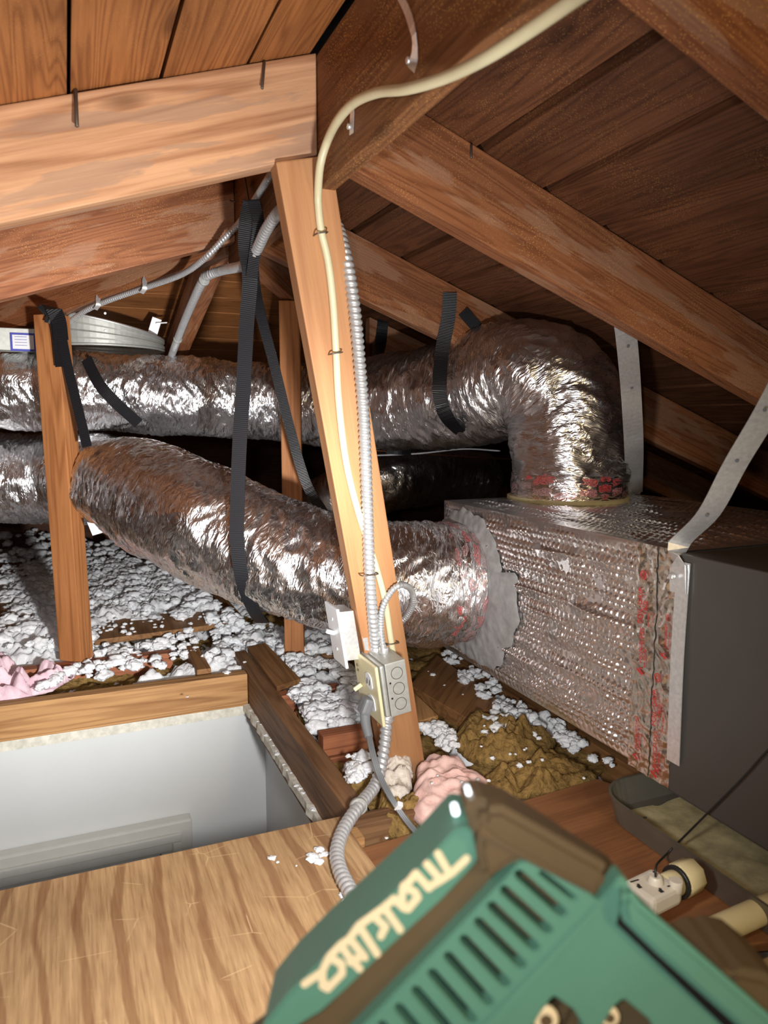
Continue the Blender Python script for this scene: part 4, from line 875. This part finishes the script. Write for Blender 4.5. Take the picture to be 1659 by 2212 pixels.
# ------------------------------------------------------------------ the work light in front
TD = .36
NRM = FW.copy()
def TP(x, y, w=0): return CAM+ray(x, y)*TD+NRM*w
tool = thing('work_light', (.24, .27, .017), 'out-of-focus teal and black cordless work light with slotted vents, close up at the bottom right', 'work light')
def slab(name, px, w0, w1, mat, parent=tool, holes=None, bev=.0012, back=False):
    TP = (lambda x, y, w: CAM+ray(x, y)*(TD+w1)-NRM*(w1-w)) if back else globals()['TP']
    bm = bmesh.new()
    inv = frame3(TP(1000, 2000, 0), RT, UP).inverted(); fr = inv.inverted()
    fvs = [bm.verts.new(inv@TP(x, y, w0)) for x, y in px]; bm.verts.ensure_lookup_table()
    edges = [bm.edges.new((fvs[i], fvs[(i+1) % len(fvs)])) for i in range(len(fvs))]
    for h in (holes or []):
        hv = [bm.verts.new(inv@TP(x, y, w0)) for x, y in h]; edges += [bm.edges.new((hv[i], hv[(i+1) % len(hv)])) for i in range(len(hv))]
    r = bmesh.ops.triangle_fill(bm, edges=edges, use_beauty=True); faces = [g for g in r['geom'] if isinstance(g, bmesh.types.BMFace)]
    ex = bmesh.ops.extrude_face_region(bm, geom=faces); d = inv.to_3x3()@(NRM*(w1-w0))
    bmesh.ops.translate(bm, verts=[g for g in ex['geom'] if isinstance(g, bmesh.types.BMVert)], vec=d)
    bmesh.ops.recalc_face_normals(bm, faces=bm.faces)
    if bev:
        be = [e for e in bm.edges if len(e.link_faces) == 2 and e.calc_face_angle(0) > .6]; bmesh.ops.bevel(bm, geom=be, offset=bev, segments=2, affect='EDGES', clamp_overlap=True)
    me = bpy.data.meshes.new(name); bm.to_mesh(me); bm.free(); me.materials.append(M[mat])
    return link(bpy.data.objects.new(name, me), parent, fr)
# teal side panel with lettering
slab('side_panel', [(560, 2235), (620, 2160), (700, 2080), (800, 1985), (900, 1893), (990, 1795), (1022, 1800), (1034, 1870), (960, 1950), (840, 2060), (735, 2160), (690, 2200), (640, 2230), (590, 2260)], .004, .05, 'teal')
slab('frame_shell', [(480, 2330), (560, 2240), (640, 2222), (735, 2158), (840, 2058), (960, 1948), (1028, 1872), (1012, 1800), (1000, 1745), (1020, 1722), (1060, 1716), (1130, 1732), (1320, 1850), (1330, 1880), (1290, 1935), (1320, 2000), (1000, 2500), (480, 2600)], .032, .06, 'dark_tool', bev=.003, back=True)
slab('frame_shell', [(500, 2330), (590, 2262), (640, 2232), (690, 2202), (735, 2158), (840, 2058), (960, 1948), (1032, 1872), (1018, 1800), (1004, 1752), (1040, 1735), (1110, 1760), (1250, 1850), (1270, 1915), (1150, 1868), (1110, 1872), (900, 2100), (760, 2250), (650, 2420)], .0075, .036, 'dark_tool', bev=.0015)
slab('hood', [(1040, 1740), (1085, 1738), (1305, 1862), (1318, 1885), (1282, 1936), (1245, 1916), (1150, 1858), (1105, 1862), (1040, 1905), (1028, 1830)], -.004, .012, 'dark_tool', bev=.004)
slab('hood', [(1030, 1750), (1080, 1790), (1290, 1905), (1283, 1925), (1150, 1858), (1020, 1790)], -.0075, -.003, 'dark_tool', bev=.002)
def slot(ax, ay, bx, by, w=21):
    dx, dy = bx-ax, by-ay; l = sqrt(dx*dx+dy*dy); ux, uy = dx/l, dy/l; nx, ny = -uy*w/2, ux*w/2
    return [(ax+nx, ay+ny), (ax-ux*w*.3, ay-uy*w*.3), (ax-nx, ay-ny), (bx-nx, by-ny), (bx+ux*w*.3, by+uy*w*.3), (bx+nx, by+ny)]
slots = [slot(1162, 1876, 1237, 1934, 12), slot(1114, 1878, 1213, 1966), slot(1083, 1912, 1183, 2003), slot(1056, 1946, 1155, 2040), slot(1028, 1980, 1127, 2078), slot(997, 2017, 1093, 2118), slot(963, 2053, 1057, 2158), slot(929, 2089, 1022, 2196), slot(894, 2126, 988, 2236), slot(858, 2163, 952, 2274), slot(822, 2200, 916, 2312)]
recess = [[(1192, 2140), (1165, 2175), (1095, 2290), (1230, 2330), (1262, 2215), (1235, 2170)], [(1342, 2146), (1320, 2165), (1275, 2240), (1340, 2330), (1450, 2290), (1395, 2190)]]
vp = slab('vent_panel', [(740, 2250), (900, 2085), (1040, 1940), (1118, 1857), (1150, 1850), (1255, 1908), (1287, 1940), (1318, 1905), (1333, 1882), (1345, 1888), (1368, 1930), (1450, 2010), (1700, 2235), (1900, 2420), (1600, 2620), (700, 2600), (640, 2360)], -.004, .008, 'teal', holes=slots+recess, bev=.0012)
slab('rib', [(1283, 1938), (1298, 1950), (960, 2330), (930, 2310)], -.0055, -.0035, 'teal', bev=.0008)
slab('side_rail', [(1338, 1886), (1368, 1925), (1450, 1995), (1700, 2215), (1900, 2390), (1860, 2440), (1640, 2245), (1400, 2030), (1330, 1962), (1322, 1925)], -.014, -.004, 'teal', bev=.003)
slab('rail_groove', [(1332, 1962), (1345, 1976), (1660, 2262), (1850, 2440), (1830, 2460), (1640, 2285), (1325, 1985)], -.0048, -.0038, 'black', bev=0)
slab('light_housing', [(1180, 2000), (1440, 1985), (1490, 1962), (1550, 1975), (1600, 2015), (1640, 2070), (1670, 2140), (1900, 2400), (1500, 2600), (900, 2600)], .016, .075, 'dark_tool', bev=.006, back=True)
for px, py, r in ((1180, 2205, .0062), (1318, 2200, .0048)):
    a = TP(px, py, .004); cyl('screw_boss', a, a-NRM*.004, r, 'logo', tool, 20); cyl('screw_boss', a-NRM*.004, a-NRM*.0043, r*.5, 'dark_tool', tool, 16)
for px, py in ((990, 1778), (1019, 1735)):
    a = TP(px, py, .012); cyl('lit_lens', a, a+NRM*.01, .0019 if px < 1000 else .0013, 'lens', tool, 16)
# cream brand lettering traced stroke by stroke (zoom coordinates 3.456x, origin 620,1700)
SC = 480/1659
def Z(x, y): return (620+x*SC, 1700+y*SC)
strokes = [[(1345, 558), (1240, 660), (1180, 700), (1120, 735), (1055, 775)], [(1215, 665), (1130, 520)], [(1150, 715), (1048, 598)], [(1062, 778), (965, 668)],
 [(965, 668), (905, 740), (870, 765)], [(870, 765), (960, 812), (978, 850), (905, 935), (868, 925), (858, 850), (870, 775)], [(905, 935), (850, 905), (800, 860)], [(800, 860), (725, 925)],
 [(725, 925), (845, 1092)], [(725, 925), (640, 985)], [(640, 985), (735, 1070), (700, 1140)], [(640, 985), (535, 1062)],
 [(535, 1062), (672, 1272)], [(535, 1062), (460, 1165), (400, 1205)], [(470, 1165), (580, 1300)], [(400, 1205), (470, 1310), (540, 1385)], [(470, 1335), (565, 1285)],
 [(400, 1205), (310, 1300)], [(310, 1300), (405, 1350), (410, 1420), (300, 1535), (262, 1515), (262, 1400), (310, 1300)], [(300, 1535), (235, 1425)], [(235, 1425), (125, 1500)]]
bm = bmesh.new(); frm = frame3(TP(1000, 2000, .0035), RT, UP); inv = frm.inverted()
for st_ in strokes:
    for (a, b) in zip(st_[:-1], st_[1:]):
        pa, pb = inv@TP(*Z(*a), .0035), inv@TP(*Z(*b), .0035); d = (pb-pa); L_ = d.length
        if L_ < 1e-6: continue
        d.normalize(); nn = V((-d.y, d.x, 0)); r = .00185; ring_ = []
        for k in range(9): an = -pi/2+pi*k/8; ring_.append(pb+(d*cos(an)+nn*sin(an))*r)
        for k in range(9): an = pi/2+pi*k/8; ring_.append(pa+(d*cos(an)+nn*sin(an))*r)
        top = [bm.verts.new(p+V((0, 0, .0006+random.uniform(0, .0001)))) for p in ring_]; bot = [bm.verts.new(p) for p in ring_]
        bm.faces.new(top)
        for k in range(18): bm.faces.new((bot[k], bot[(k+1) % 18], top[(k+1) % 18], top[k]))
me = bpy.data.meshes.new('lettering'); bm.to_mesh(me); bm.free(); me.materials.append(M['logo']); link(bpy.data.objects.new('lettering', me), tool, frm)
# lower body and battery resting on the boards, below the picture
box('battery', .20, .32, .18, .30, .017, .12, 'dark_tool', tool, .006)
hexa('handle', [(.21, .19, .115), (.31, .19, .115), (.31, .29, .115), (.21, .29, .115)], [TP(900, 2500, .012), TP(1500, 2500, .012), TP(1500, 2450, .07), TP(900, 2450, .07)], 'teal', tool, None, .004)
